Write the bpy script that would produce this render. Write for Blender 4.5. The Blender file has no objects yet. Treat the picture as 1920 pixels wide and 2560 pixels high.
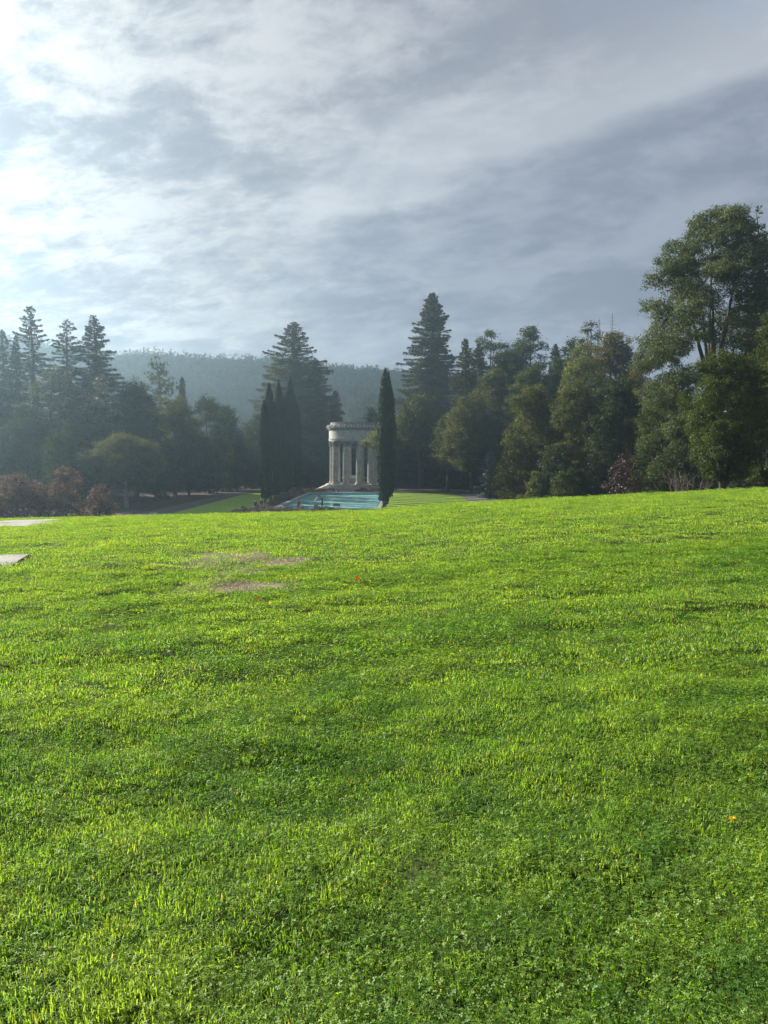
import bpy, bmesh, math, random
import numpy as np
from math import radians as R, sin, cos, pi, sqrt, atan2
from mathutils import Vector, Matrix

sc = bpy.context.scene
C = sc.collection
# ------------------------------------------------------------------ camera, sky, sun, exposure
CAMZ, PITCH, FPX = 8.0, R(4.31), 1923.0
cam = bpy.data.cameras.new('camera')
camo = bpy.data.objects.new('camera', cam); C.objects.link(camo)
camo.location = (0, 0, CAMZ); camo.rotation_euler = (pi/2 - PITCH, 0, 0)
cam.sensor_fit = 'VERTICAL'; cam.sensor_height = 36.0; cam.lens = 36.0*FPX/2560.0
cam.clip_start = 0.05; cam.clip_end = 4000
sc.camera = camo

SUN_AZ, SUN_EL = R(-54), R(26)          # azimuth from +Y, positive to the right
SUND = Vector((sin(SUN_AZ)*cos(SUN_EL), cos(SUN_AZ)*cos(SUN_EL), sin(SUN_EL)))
sun = bpy.data.lights.new('sun', 'SUN'); suno = bpy.data.objects.new('sun', sun); C.objects.link(suno)
sun.energy = 5.0; sun.angle = R(0.6); sun.color = (1.0, 0.93, 0.80)
suno.location = (-60, 60, 80)
suno.rotation_euler = SUND.to_track_quat('Z', 'Y').to_euler()

EXPOSURE = 1.45
sc.view_settings.view_transform = 'Standard'
sc.view_settings.look = 'None'
sc.view_settings.exposure = EXPOSURE
sc.view_settings.gamma = 1.0
sc.view_settings.use_curve_mapping = False

class NT:
    """tiny helper for building node trees"""
    def __init__(s, tree): s.t = tree; tree.nodes.clear()
    def n(s, kind, **kw):
        nd = s.t.nodes.new(kind)
        for k, v in kw.items():
            if k.startswith('i_'):
                key = k[2:]; key = int(key) if key.isdigit() else key
                s.put(nd.inputs[key], v)
            else: setattr(nd, k, v)
        return nd
    def put(s, sock, v):
        if isinstance(v, bpy.types.NodeSocket): s.t.links.new(v, sock)
        elif isinstance(v, bpy.types.Node): s.t.links.new(v.outputs[0], sock)
        else: sock.default_value = v
    def math(s, op, a, b=None, c=None, clamp=False):
        nd = s.t.nodes.new('ShaderNodeMath'); nd.operation = op; nd.use_clamp = clamp
        s.put(nd.inputs[0], a)
        if b is not None: s.put(nd.inputs[1], b)
        if c is not None: s.put(nd.inputs[2], c)
        return nd.outputs[0]
    def vmath(s, op, a, b=None):
        nd = s.t.nodes.new('ShaderNodeVectorMath'); nd.operation = op
        s.put(nd.inputs[0], a)
        if b is not None: s.put(nd.inputs[1], b)
        return nd.outputs['Value'] if op in ('DOT_PRODUCT', 'LENGTH') else nd.outputs[0]
    def mix(s, f, a, b, mode='MIX'):
        nd = s.t.nodes.new('ShaderNodeMix'); nd.data_type = 'RGBA'; nd.blend_type = mode
        s.put(nd.inputs[0], f)
        for i, v in ((6, a), (7, b)):
            if isinstance(v, tuple) and len(v) == 3: v = v + (1,)
            s.put(nd.inputs[i], v)
        return nd.outputs[2]
    def noise(s, vec, scale, detail=4, rough=0.55, dist=0.0, lac=2.0):
        nd = s.t.nodes.new('ShaderNodeTexNoise')
        if vec is not None: s.put(nd.inputs['Vector'], vec)
        nd.inputs['Scale'].default_value = scale; nd.inputs['Detail'].default_value = detail
        nd.inputs['Roughness'].default_value = rough; nd.inputs['Distortion'].default_value = dist
        nd.inputs['Lacunarity'].default_value = lac
        return nd.outputs['Fac']
    def step(s, v, a, b, lo=0.0, hi=1.0):
        nd = s.t.nodes.new('ShaderNodeMapRange'); nd.interpolation_type = 'SMOOTHSTEP'
        s.put(nd.inputs[0], v)
        for i, q in ((1, a), (2, b), (3, lo), (4, hi)): s.put(nd.inputs[i], q)
        return nd.outputs[0]
    def scale(s, col, f):
        nd = s.t.nodes.new('ShaderNodeVectorMath'); nd.operation = 'SCALE'
        s.put(nd.inputs[0], col); s.put(nd.inputs['Scale'], f)
        return nd.outputs[0]

world = bpy.data.worlds.new('World'); sc.world = world; world.use_nodes = True
def build_sky():
    q = NT(world.node_tree)
    out = q.n('ShaderNodeOutputWorld'); bg = q.n('ShaderNodeBackground')
    bg.inputs['Strength'].default_value = 0.08
    q.put(out.inputs[0], bg.outputs[0])
    sky = q.n('ShaderNodeTexSky', sky_type='NISHITA'); sky.sun_disc = False
    sky.sun_elevation = SUN_EL; sky.sun_rotation = SUN_AZ; sky.air_density = 1.0; sky.dust_density = 1.5
    tc = q.n('ShaderNodeTexCoord'); d = tc.outputs['Generated']
    sep = q.n('ShaderNodeSeparateXYZ'); q.put(sep.inputs[0], d)
    x, y, z = sep.outputs
    za = q.math('ADD', q.math('MAXIMUM', z, 0.0), 0.24)
    px_, py_ = q.math('DIVIDE', x, za), q.math('DIVIDE', y, za)
    cmb = q.n('ShaderNodeCombineXYZ'); q.put(cmb.inputs[0], px_); q.put(cmb.inputs[1], py_); cmb.inputs[2].default_value = 3.7
    p = cmb.outputs[0]
    cmb2 = q.n('ShaderNodeCombineXYZ'); q.put(cmb2.inputs[0], q.math('ADD', q.math('MULTIPLY', px_, 1.0), q.math('MULTIPLY', py_, 0.35)))
    q.put(cmb2.inputs[1], q.math('MULTIPLY', py_, 1.25)); cmb2.inputs[2].default_value = 1.3
    p2 = cmb2.outputs[0]
    az = q.math('ARCTAN2', x, y)                                  # radians, + to the right
    el = q.math('ARCSINE', z)
    big = q.noise(p, 0.75, 5, 0.55, 0.3)
    mid = q.noise(p2, 2.9, 9, 0.60, 0.3)
    fine = q.noise(p2, 9.5, 8, 0.64, 0.3)
    dot = q.math('MAXIMUM', q.vmath('DOT_PRODUCT', d, tuple(SUND)), 0.0)
    g1 = q.math('POWER', dot, 6.0); g2 = q.math('POWER', dot, 22.0); g3 = q.math('POWER', dot, 120.0)
    # cloud deck: thin lighter veil against thicker grey-blue masses
    t = q.math('ADD', q.math('MULTIPLY', big, 0.36), q.math('ADD', q.math('MULTIPLY', mid, 0.36), q.math('MULTIPLY', fine, 0.28)))
    light = q.step(t, 0.42, 0.58)
    base = q.mix(light, (0.320, 0.348, 0.415), (0.540, 0.565, 0.620))
    # lower bank of thicker cloud; its upper edge climbs to the right
    edge = q.math('ADD', q.math('MULTIPLY', q.math('SINE', q.math('ADD', az, 0.10)), 0.25), 0.285)
    warp = q.math('MULTIPLY', q.math('SUBTRACT', q.noise(p2, 2.2, 6, 0.55, 0.3), 0.5), 0.10)
    dd = q.math('SUBTRACT', q.math('ADD', edge, warp), el)
    bank = q.step(dd, -0.008, 0.035)
    side = q.step(q.math('ADD', az, q.math('MULTIPLY', q.math('SUBTRACT', mid, 0.5), 0.5)), -0.24, -0.02)
    bankf = q.math('MULTIPLY', bank, side)
    rim = q.math('MULTIPLY', q.math('MULTIPLY', q.step(dd, -0.14, -0.015), q.math('SUBTRACT', 1.0, bank)), side)
    base = q.mix(q.math('MULTIPLY', rim, 0.6), base, (0.64, 0.69, 0.75))
    bcol = q.mix(q.step(q.math('ADD', q.math('MULTIPLY', mid, 0.6), q.math('MULTIPLY', fine, 0.4)), 0.40, 0.62), (0.275, 0.315, 0.405), (0.390, 0.435, 0.520))
    base = q.mix(q.math('MULTIPLY', bankf, 0.95), base, bcol)
    # streaks of brighter cloud low down
    streak = q.math('MULTIPLY', q.step(fine, 0.52, 0.74), q.step(el, 0.42, 0.10))
    base = q.mix(q.math('MULTIPLY', q.math('MULTIPLY', streak, q.step(az, 0.15, -0.2)), 0.5), base, (0.74, 0.76, 0.77))
    # scattered dark wisps high up
    wisp = q.math('MULTIPLY', q.step(q.noise(p2, 2.1, 8, 0.62, 0.3), 0.50, 0.66), q.math('MULTIPLY', q.step(el, 0.34, 0.50), q.step(az, -0.25, 0.12)))
    base = q.mix(q.math('MULTIPLY', wisp, 0.75), base, (0.26, 0.292, 0.355))
    # blue gaps
    gap = q.math('MULTIPLY', q.step(big, 0.44, 0.33), 0.35)
    # sun behind the veil: broken, brighter edges
    brk = q.math('ADD', 0.08, q.math('MULTIPLY', q.step(q.math('ADD', q.math('MULTIPLY', mid, 0.6), q.math('MULTIPLY', fine, 0.4)), 0.42, 0.58), 1.1))
    glow = q.math('ADD', q.math('MULTIPLY', q.math('MULTIPLY', g1, 0.74), brk),
                  q.math('ADD', q.math('MULTIPLY', g2, 0.35), q.math('MULTIPLY', g3, 2.0)))
    gl = q.scale((1.0, 0.925, 0.76), glow)
    col = q.vmath('ADD', base, gl)
    K = 12.5/2**EXPOSURE*0.91
    col = q.scale(col, K)
    fin = q.mix(gap, col, sky.outputs[0])
    q.put(bg.inputs[0], fin)
build_sky()
world.cycles.sampling_method = 'MANUAL'; world.cycles.sample_map_resolution = 512

cy = sc.cycles
cy.use_denoising = True
cy.max_bounces = 6; cy.diffuse_bounces = 3; cy.glossy_bounces = 3; cy.transmission_bounces = 3
cy.transparent_max_bounces = 6; cy.volume_bounces = 0
cy.use_adaptive_sampling = True; cy.adaptive_threshold = 0.012
cy.sample_clamp_indirect = 6.0
cy.caustics_reflective = False; cy.caustics_refractive = False

# ------------------------------------------------------------------ helpers
def at(X, Y, D):
    """world point at distance y = D seen at photograph pixel X, Y"""
    u, v = (X-960)/FPX, (1280-Y)/FPX
    t = D/(cos(PITCH)+v*sin(PITCH))
    return u*t, D, CAMZ + t*(-sin(PITCH)+v*cos(PITCH))

def sstep(a, b, v):
    t = np.clip((v-a)/(b-a), 0, 1); return t*t*(3-2*t)

_wr = np.random.default_rng(5)
_waves = [(_wr.uniform(0, 2*pi), 2*pi/_wr.uniform(0.55, 2.6), _wr.uniform(0, 2*pi)) for _ in range(16)]
def ripple(x, y):
    r = np.zeros_like(x)
    for a, k, ph in _waves:
        r = r + np.sin(k*(x*cos(a)*0.8+y*sin(a)*1.15)+ph+1.3*np.sin(0.9*x+ph)+1.1*np.sin(0.8*y-ph))*(0.0042+0.0060/k)
    return r
def H(x, y):
    """terrain height: the lawn knoll by the camera falls to the flat pool terrace at z = 0"""
    x = np.asarray(x, float); y = np.asarray(y, float)
    ya = np.maximum(y-12, 0)
    F = np.where(ya < 38, 0.0018*ya**2, 0.0018*38**2+0.1368*(ya-38))
    L = np.where(x > 0, 0.048*x+0.15*(1-np.exp(-np.maximum(x, 0)/1.5)), 0.024*x)
    h = CAMZ-1.675-F+np.clip(L, -0.8, 2.2)*(1-sstep(40, 80, y))
    k = 0.25                                                        # soft floor at zero
    h = np.where(h > 2, h, k*np.log1p(np.exp(np.clip(h/k, -40, 40))))
    h = np.where(y > 84, 0.0, h)
    return h + ripple(x, y)*sstep(60, 30, y)*np.ones_like(h)
def Hf(x, y): return float(H(np.array([x]), np.array([y]))[0])

def meshobj(name, V, F, mat=None, parent=None, tint=None, smooth=False, link=True):
    me = bpy.data.meshes.new(name)
    V = np.asarray(V, np.float32)
    if isinstance(F, np.ndarray):
        nf, k = F.shape
        me.vertices.add(len(V)); me.vertices.foreach_set('co', V.ravel())
        me.loops.add(nf*k); me.loops.foreach_set('vertex_index', F.astype(np.int32).ravel())
        me.polygons.add(nf); me.polygons.foreach_set('loop_start', np.arange(0, nf*k, k, dtype=np.int32))
        me.update(calc_edges=True)
    else:
        me.from_pydata(V.tolist(), [], F); me.update()
    if smooth:
        me.polygons.foreach_set('use_smooth', np.ones(len(me.polygons), bool))
    if tint is not None:
        a = me.attributes.new('tint', 'FLOAT', 'POINT'); a.data.foreach_set('value', np.asarray(tint, np.float32))
    if mat: me.materials.append(mat)
    o = bpy.data.objects.new(name, me)
    if link: C.objects.link(o)
    if parent: o.parent = parent
    return o
def tag(o, label=None, cat=None, group=None, kind=None):
    for k, v in (('label', label), ('category', cat), ('group', group), ('kind', kind)):
        if v: o[k] = v
    return o
def empty(name, loc=(0, 0, 0), rz=0.0):
    o = bpy.data.objects.new(name, None); C.objects.link(o)
    o.location = loc; o.rotation_euler = (0, 0, rz); o.empty_display_size = 0.3
    return o
def copy_tree(o, parent=None):
    c = o.copy(); C.objects.link(c); c.parent = parent
    for ch in list(o.children): copy_tree(ch, c)
    return c

class MB:
    """collects shapes and links them as one mesh object"""
    def __init__(s): s.V = []; s.F = []; s.n = 0
    def add(s, V, F):
        s.V += [tuple(map(float, v)) for v in V]; s.F += [tuple(int(i)+s.n for i in f) for f in F]; s.n += len(V)
    def box(s, c, d, rz=0.0):
        x, y, z = d[0]/2, d[1]/2, d[2]/2; ca, sa = cos(rz), sin(rz)
        V = []
        for a, b, e in ((-1,-1,-1),(1,-1,-1),(1,1,-1),(-1,1,-1),(-1,-1,1),(1,-1,1),(1,1,1),(-1,1,1)):
            X, Y = a*x, b*y
            V.append((c[0]+X*ca-Y*sa, c[1]+X*sa+Y*ca, c[2]+e*z))
        s.add(V, [(0,3,2,1),(4,5,6,7),(0,1,5,4),(1,2,6,5),(2,3,7,6),(3,0,4,7)])
    def tube(s, pts, rad, n=6, cap=True):
        pts = [Vector(p) for p in pts]; V = []; F = []
        for i, p in enumerate(pts):
            a = pts[max(i-1, 0)]; b = pts[min(i+1, len(pts)-1)]
            t = (b-a).normalized() if (b-a).length > 1e-9 else Vector((0,0,1))
            u = t.cross(Vector((0.13, 0.91, 0.39))).normalized(); w = t.cross(u)
            r = rad[i] if hasattr(rad, '__len__') else rad
            for k in range(n):
                q = 2*pi*k/n; V.append(p+u*(r*cos(q))+w*(r*sin(q)))
        for i in range(len(pts)-1):
            for k in range(n):
                F.append((i*n+k, i*n+(k+1) % n, (i+1)*n+(k+1) % n, (i+1)*n+k))
        if cap: F.append(tuple(range(n-1, -1, -1))); F.append(tuple((len(pts)-1)*n+k for k in range(n)))
        s.add(V, F)
    def lathe(s, prof, n=48, a0=0.0, a1=2*pi, c=(0, 0, 0)):
        full = abs(a1-a0-2*pi) < 1e-6; m = n if full else n+1; V = []; F = []; P = len(prof)
        for k in range(m):
            a = a0+(a1-a0)*k/n
            for r, z in prof: V.append((c[0]+r*cos(a), c[1]+r*sin(a), c[2]+z))
        for k in range(n):
            for j in range(P-1):
                k2 = (k+1) % m
                F.append((k*P+j, k2*P+j, k2*P+j+1, k*P+j+1))
        if not full:
            F.append(tuple(range(P-1, -1, -1))); F.append(tuple((m-1)*P+j for j in range(P)))
        s.add(V, F)
    def blob(s, c, r, n=8, m=6, jit=0.0, rng=None):
        V = [(c[0], c[1], c[2]+r[2])]; F = []
        for i in range(1, m):
            th = pi*i/m
            for k in range(n):
                q = 2*pi*k/n; j = 1+(rng.uniform(-jit, jit) if rng else 0)
                V.append((c[0]+r[0]*j*sin(th)*cos(q), c[1]+r[1]*j*sin(th)*sin(q), c[2]+r[2]*j*cos(th)))
        V.append((c[0], c[1], c[2]-r[2])); e = len(V)-1
        for k in range(n): F.append((0, 1+k, 1+(k+1) % n))
        for i in range(m-2):
            for k in range(n):
                a = 1+i*n; F.append((a+k, a+n+k, a+n+(k+1) % n, a+(k+1) % n))
        for k in range(n): F.append((e, 1+(m-2)*n+(k+1) % n, 1+(m-2)*n+k))
        s.add(V, F)
    def build(s, name, mat, parent=None, smooth=False):
        return meshobj(name, s.V, s.F, mat, parent, smooth=smooth)

# ------------------------------------------------------------------ materials
def new_mat(name):
    m = bpy.data.materials.new(name); m.use_nodes = True
    return m, NT(m.node_tree)
def bsdf_mat(name, color_fn, rough=0.8, bump=None, spec=0.3):
    m, q = new_mat(name); out = q.n('ShaderNodeOutputMaterial'); b = q.n('ShaderNodeBsdfPrincipled')
    q.put(out.inputs[0], b.outputs[0])
    geo = q.n('ShaderNodeNewGeometry'); pos = geo.outputs['Position']
    c = color_fn(q, pos)
    if isinstance(c, tuple): c = c + (1,)
    q.put(b.inputs['Base Color'], c)
    b.inputs['Roughness'].default_value = rough; b.inputs['Specular IOR Level'].default_value = spec
    if bump:
        sc_, st, dist = bump
        bn = q.n('ShaderNodeBump'); bn.inputs['Strength'].default_value = st; bn.inputs['Distance'].default_value = dist
        q.put(bn.inputs['Height'], q.noise(pos, sc_, 6, 0.65)); q.put(b.inputs['Normal'], bn.outputs[0])
    return m
def two(c1, c2, scale=2.0, lo=0.35, hi=0.65, detail=5):
    return lambda q, p: q.mix(q.step(q.noise(p, scale, detail, 0.6), lo, hi), c1, c2)
def flat(name, c, rough=0.7, spec=0.3): return bsdf_mat(name, two(tuple(v*0.85 for v in c), c, 9.0), rough, None, spec)

def leaf_mat(name, c1, c2, trans=0.35, gloss=0.05, nscale=0.25, tcol=None, c3=None):
    """two-sided leaf: diffuse + translucent + a little gloss; tint attribute picks the hue leaf by leaf"""
    m, q = new_mat(name); out = q.n('ShaderNodeOutputMaterial')
    at_ = q.n('ShaderNodeAttribute', attribute_name='tint'); geo = q.n('ShaderNodeNewGeometry')
    nz = q.noise(geo.outputs['Position'], nscale, 3, 0.6)
    f = q.math('ADD', q.math('MULTIPLY', at_.outputs['Fac'], 0.65), q.math('MULTIPLY', q.math('SUBTRACT', nz, 0.5), 1.1), clamp=True)
    col = q.mix(f, c1, c2)
    if c3: col = q.mix(q.step(q.noise(geo.outputs['Position'], nscale*3.1, 3, 0.6), 0.56, 0.70), col, c3)
    df = q.n('ShaderNodeBsdfDiffuse'); q.put(df.inputs[0], col)
    tr = q.n('ShaderNodeBsdfTranslucent')
    q.put(tr.inputs[0], q.mix(1.0, col, tcol or (1.5, 1.35, 0.55), 'MULTIPLY'))
    mx = q.n('ShaderNodeMixShader'); mx.inputs[0].default_value = trans
    q.put(mx.inputs[1], df.outputs[0]); q.put(mx.inputs[2], tr.outputs[0])
    gl = q.n('ShaderNodeBsdfGlossy'); gl.inputs['Roughness'].default_value = 0.45; gl.inputs[0].default_value = (0.8, 0.85, 0.9, 1)
    m2 = q.n('ShaderNodeMixShader'); m2.inputs[0].default_value = gloss
    q.put(m2.inputs[1], mx.outputs[0]); q.put(m2.inputs[2], gl.outputs[0])
    q.put(out.inputs[0], m2.outputs[0])
    return m

M = {}
M['bark'] = bsdf_mat('bark', two((0.045, 0.034, 0.026), (0.10, 0.078, 0.060), 3.0), 0.95, (6, 0.8, 0.08))
M['bark_red'] = bsdf_mat('bark_red', two((0.06, 0.034, 0.022), (0.13, 0.075, 0.05), 3.0), 0.95, (6, 0.8, 0.08))
M['bark_pale'] = bsdf_mat('bark_pale', two((0.13, 0.115, 0.095), (0.26, 0.23, 0.195), 2.5), 0.95, (8, 0.6, 0.05))
M['twig'] = bsdf_mat('twig', two((0.11, 0.09, 0.08), (0.19, 0.16, 0.14), 3.0), 0.95)
M['redwood'] = leaf_mat('redwood_needles', (0.027, 0.043, 0.020), (0.115, 0.115, 0.045), 0.28, 0.010, 0.20)
M['redwood_blue'] = leaf_mat('fir_needles', (0.024, 0.042, 0.032), (0.058, 0.08, 0.052), 0.25, 0.010, 0.20)
M['pine'] = leaf_mat('pine_needles', (0.032, 0.052, 0.022), (0.105, 0.128, 0.052), 0.30, 0.010, 0.25)
M['pine_lit'] = leaf_mat('sun_lightened_pine_needles', (0.042, 0.066, 0.028), (0.150, 0.178, 0.080), 0.30, 0.010, 0.25)  # paler copy of the pine needles, sunlight put into its colour
M['pine_grey'] = leaf_mat('grey_pine_needles', (0.060, 0.082, 0.060), (0.125, 0.150, 0.100), 0.28, 0.05, 0.25)
M['cypress'] = leaf_mat('cypress_sprays', (0.016, 0.031, 0.013), (0.046, 0.066, 0.024), 0.15, 0.010, 0.35)
M['oak'] = leaf_mat('oak_leaves', (0.041, 0.055, 0.017), (0.142, 0.154, 0.043), 0.36, 0.010, 0.22)
M['paleoak'] = leaf_mat('pale_oak_leaves', (0.065, 0.08, 0.036), (0.14, 0.152, 0.07), 0.34, 0.010, 0.22)
M['bay'] = leaf_mat('bay_leaves', (0.029, 0.051, 0.015), (0.127, 0.151, 0.034), 0.36, 0.010, 0.25)
M['dark'] = leaf_mat('dark_evergreen_leaves', (0.022, 0.038, 0.016), (0.070, 0.091, 0.031), 0.30, 0.010, 0.25)
M['yellowgreen'] = leaf_mat('yellow_green_leaves', (0.065, 0.085, 0.022), (0.2, 0.22, 0.058), 0.40, 0.010, 0.35)
M['olive'] = leaf_mat('olive_brown_leaves', (0.048, 0.053, 0.018), (0.147, 0.129, 0.041), 0.36, 0.010, 0.20, c3=(0.14, 0.080, 0.032))
M['rust'] = leaf_mat('rusty_leaves', (0.086, 0.067, 0.051), (0.230, 0.155, 0.113), 0.35, 0.010, 0.5, tcol=(1.2, 1.0, 0.9))
M['maroon'] = leaf_mat('maroon_leaves', (0.030, 0.019, 0.017), (0.100, 0.046, 0.036), 0.30, 0.04, 0.5, tcol=(1.2, 0.9, 0.8))
M['bluecedar'] = leaf_mat('blue_cedar_needles', (0.055, 0.088, 0.080), (0.120, 0.165, 0.140), 0.25, 0.06, 0.4, tcol=(1.0, 1.1, 0.9))
M['lavender'] = leaf_mat('lavender_stems', (0.085, 0.072, 0.062), (0.205, 0.175, 0.148), 0.30, 0.03, 0.8, tcol=(1.1, 1.0, 0.9))
M['hedge'] = leaf_mat('low_hedge_leaves', (0.045, 0.040, 0.026), (0.135, 0.110, 0.070), 0.28, 0.03, 0.8, tcol=(1.1, 1.0, 0.7))
M['hill'] = leaf_mat('hill_tree_leaves', (0.026, 0.038, 0.020), (0.050, 0.062, 0.032), 0.06, 0.0, 0.03)
M['stone'] = bsdf_mat('weathered_stone', lambda q, p: q.mix(q.step(q.noise(p, 1.1, 7, 0.7), 0.44, 0.66),
                 q.mix(q.step(q.noise(p, 4.0, 5, 0.6), 0.3, 0.7), (0.40, 0.385, 0.355), (0.53, 0.51, 0.475)), (0.31, 0.30, 0.28)), 0.9, (14, 0.35, 0.03))
M['stone_dark'] = bsdf_mat('sooty_stone', two((0.15, 0.145, 0.145), (0.33, 0.315, 0.30), 2.2), 0.9, (14, 0.4, 0.03))
M['slab'] = bsdf_mat('worn_concrete_walk', lambda q, p: q.mix(q.step(q.noise(p, 5.0, 6, 0.7), 0.5, 0.72), q.mix(q.step(q.noise(p, 1.3, 4), 0.35, 0.65), (0.20, 0.19, 0.172), (0.27, 0.26, 0.238)), (0.135, 0.125, 0.105)), 0.9, (40, 0.4, 0.01))
M['concrete'] = bsdf_mat('pale_concrete', two((0.30, 0.29, 0.27), (0.40, 0.385, 0.36), 1.5), 0.85, (30, 0.2, 0.01))
M['darkpath'] = bsdf_mat('shade_tinted_earth_path', two((0.055, 0.048, 0.044), (0.095, 0.083, 0.075), 1.5), 0.95, (20, 0.3, 0.01))  # left path: tree shade is put into this darker colour
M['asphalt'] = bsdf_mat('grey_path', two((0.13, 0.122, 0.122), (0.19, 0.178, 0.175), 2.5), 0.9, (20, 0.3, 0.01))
M['soil'] = bsdf_mat('leafy_soil', two((0.060, 0.042, 0.030), (0.135, 0.092, 0.066), 1.2), 0.95, (8, 0.5, 0.05))
M['white'] = flat('white_cloth', (0.78, 0.78, 0.76))
M['metal'] = flat('dark_metal', (0.06, 0.06, 0.065), 0.45)
M['skin'] = flat('skin', (0.55, 0.36, 0.27), 0.6)
M['hair'] = flat('dark_hair', (0.025, 0.018, 0.014), 0.5)
M['red'] = flat('red_cloth', (0.42, 0.035, 0.04))
M['maroon_cloth'] = flat('maroon_cloth', (0.13, 0.045, 0.045))
M['grey_cloth'] = flat('grey_cloth', (0.12, 0.12, 0.135))
M['navy_cloth'] = flat('navy_cloth', (0.035, 0.042, 0.06))
M['shoe'] = flat('black_shoe', (0.02, 0.02, 0.02))

def grass_material():
    """blades and clover; hue drifts over the lawn and from leaf to leaf"""
    m, q = new_mat('grass_blades'); out = q.n('ShaderNodeOutputMaterial')
    at_ = q.n('ShaderNodeAttribute', attribute_name='tint'); geo = q.n('ShaderNodeNewGeometry'); oi = q.n('ShaderNodeObjectInfo')
    p = geo.outputs['Position']
    n1 = q.noise(p, 0.55, 4, 0.6); n2 = q.noise(p, 2.6, 4, 0.6)
    f = q.math('ADD', q.math('MULTIPLY', at_.outputs['Fac'], 0.55), q.math('ADD', q.math('MULTIPLY', q.math('SUBTRACT', n1, 0.5), 1.15),
               q.math('ADD', q.math('MULTIPLY', q.math('SUBTRACT', n2, 0.5), 0.9), q.math('MULTIPLY', oi.outputs['Random'], 0.35))), clamp=True)
    col = q.mix(f, (0.060, 0.160, 0.026), (0.232, 0.345, 0.048))
    dry = q.step(at_.outputs['Fac'], 0.955, 0.965)
    col = q.mix(dry, col, (0.34, 0.29, 0.16))
    df = q.n('ShaderNodeBsdfDiffuse'); q.put(df.inputs[0], col)
    tr = q.n('ShaderNodeBsdfTranslucent'); q.put(tr.inputs[0], q.mix(1.0, col, (2.15, 1.9, 0.7), 'MULTIPLY'))
    mx = q.n('ShaderNodeMixShader'); mx.inputs[0].default_value = 0.56
    q.put(mx.inputs[1], df.outputs[0]); q.put(mx.inputs[2], tr.outputs[0])
    gl = q.n('ShaderNodeBsdfGlossy'); gl.inputs['Roughness'].default_value = 0.5
    m2 = q.n('ShaderNodeMixShader'); m2.inputs[0].default_value = 0.03; gl.inputs[0].default_value = (.75, .85, .6, 1)
    q.put(m2.inputs[1], mx.outputs[0]); q.put(m2.inputs[2], gl.outputs[0])
    q.put(out.inputs[0], m2.outputs[0])
    return m
M['grass'] = grass_material()
def ground_at(X, Y):
    """where the view ray through a pixel meets the lawn"""
    for i in range(4000):
        D = 1.5+i*.01; x, y, z = at(X, Y, D)
        if z <= Hf(x, y): break
    return x, y, Hf(x, y)
PATCH = []
for X_, Y_, wx, hy in [(565, 1398, 95, 17), (690, 1408, 78, 14), (535, 1472, 80, 22), (650, 1465, 100, 13), (600, 1433, 70, 12)]:
    gx, gy, _ = ground_at(X_, Y_); PATCH.append((gx, gy, wx/FPX*gy*1.1, max(.2, abs(ground_at(X_, Y_-hy)[1]-gy)*1.15)))

def ground_material():
    m, q = new_mat('ground_turf_and_soil'); out = q.n('ShaderNodeOutputMaterial'); b = q.n('ShaderNodeBsdfPrincipled')
    geo = q.n('ShaderNodeNewGeometry'); p = geo.outputs['Position']
    sep = q.n('ShaderNodeSeparateXYZ'); q.put(sep.inputs[0], p); x, y, z = sep.outputs
    turf = q.mix(q.step(q.noise(p, 2.2, 5, 0.6), 0.35, 0.65), (0.022, 0.038, 0.010), (0.052, 0.070, 0.018))
    soil = q.mix(q.step(q.noise(p, 1.1, 5, 0.65), 0.35, 0.65), (0.034, 0.025, 0.019), (0.078, 0.054, 0.040))
    bare = q.mix(q.step(q.noise(p, 22, 5, 0.7), 0.35, 0.65), (0.235, 0.20, 0.14), (0.40, 0.35, 0.26))
    wob = q.math('MULTIPLY', q.math('SUBTRACT', q.noise(p, 5.5, 6, 0.75), 0.5), 3.2)
    acc = None
    for cx, cy_, rx, ry in PATCH:
        dx = q.math('DIVIDE', q.math('SUBTRACT', x, cx), rx); dy = q.math('DIVIDE', q.math('SUBTRACT', y, cy_), ry)
        r = q.math('ADD', q.math('ADD', q.math('MULTIPLY', dx, dx), q.math('MULTIPLY', dy, dy)), wob)
        v = q.step(r, 1.25, 0.75); acc = v if acc is None else q.math('MAXIMUM', acc, v)
    zone = q.step(q.math('ADD', y, q.math('MULTIPLY', q.noise(p, 0.2, 3), 8)), 66, 76)
    col = q.mix(acc, turf, bare); col = q.mix(zone, col, soil)
    q.put(b.inputs['Base Color'], col); b.inputs['Roughness'].default_value = 0.95; b.inputs['Specular IOR Level'].default_value = 0.1
    bn = q.n('ShaderNodeBump'); bn.inputs['Strength'].default_value = 0.7; bn.inputs['Distance'].default_value = 0.03
    q.put(bn.inputs['Height'], q.noise(p, 18, 6, 0.7)); q.put(b.inputs['Normal'], bn.outputs[0])
    q.put(out.inputs[0], b.outputs[0])
    return m
M['ground'] = ground_material()
M['lawn'] = bsdf_mat('mown_lawn', two((0.150, 0.260, 0.025), (0.230, 0.340, 0.035), 1.6), 0.9, (35, 1.0, 0.05), 0.15)

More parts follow.
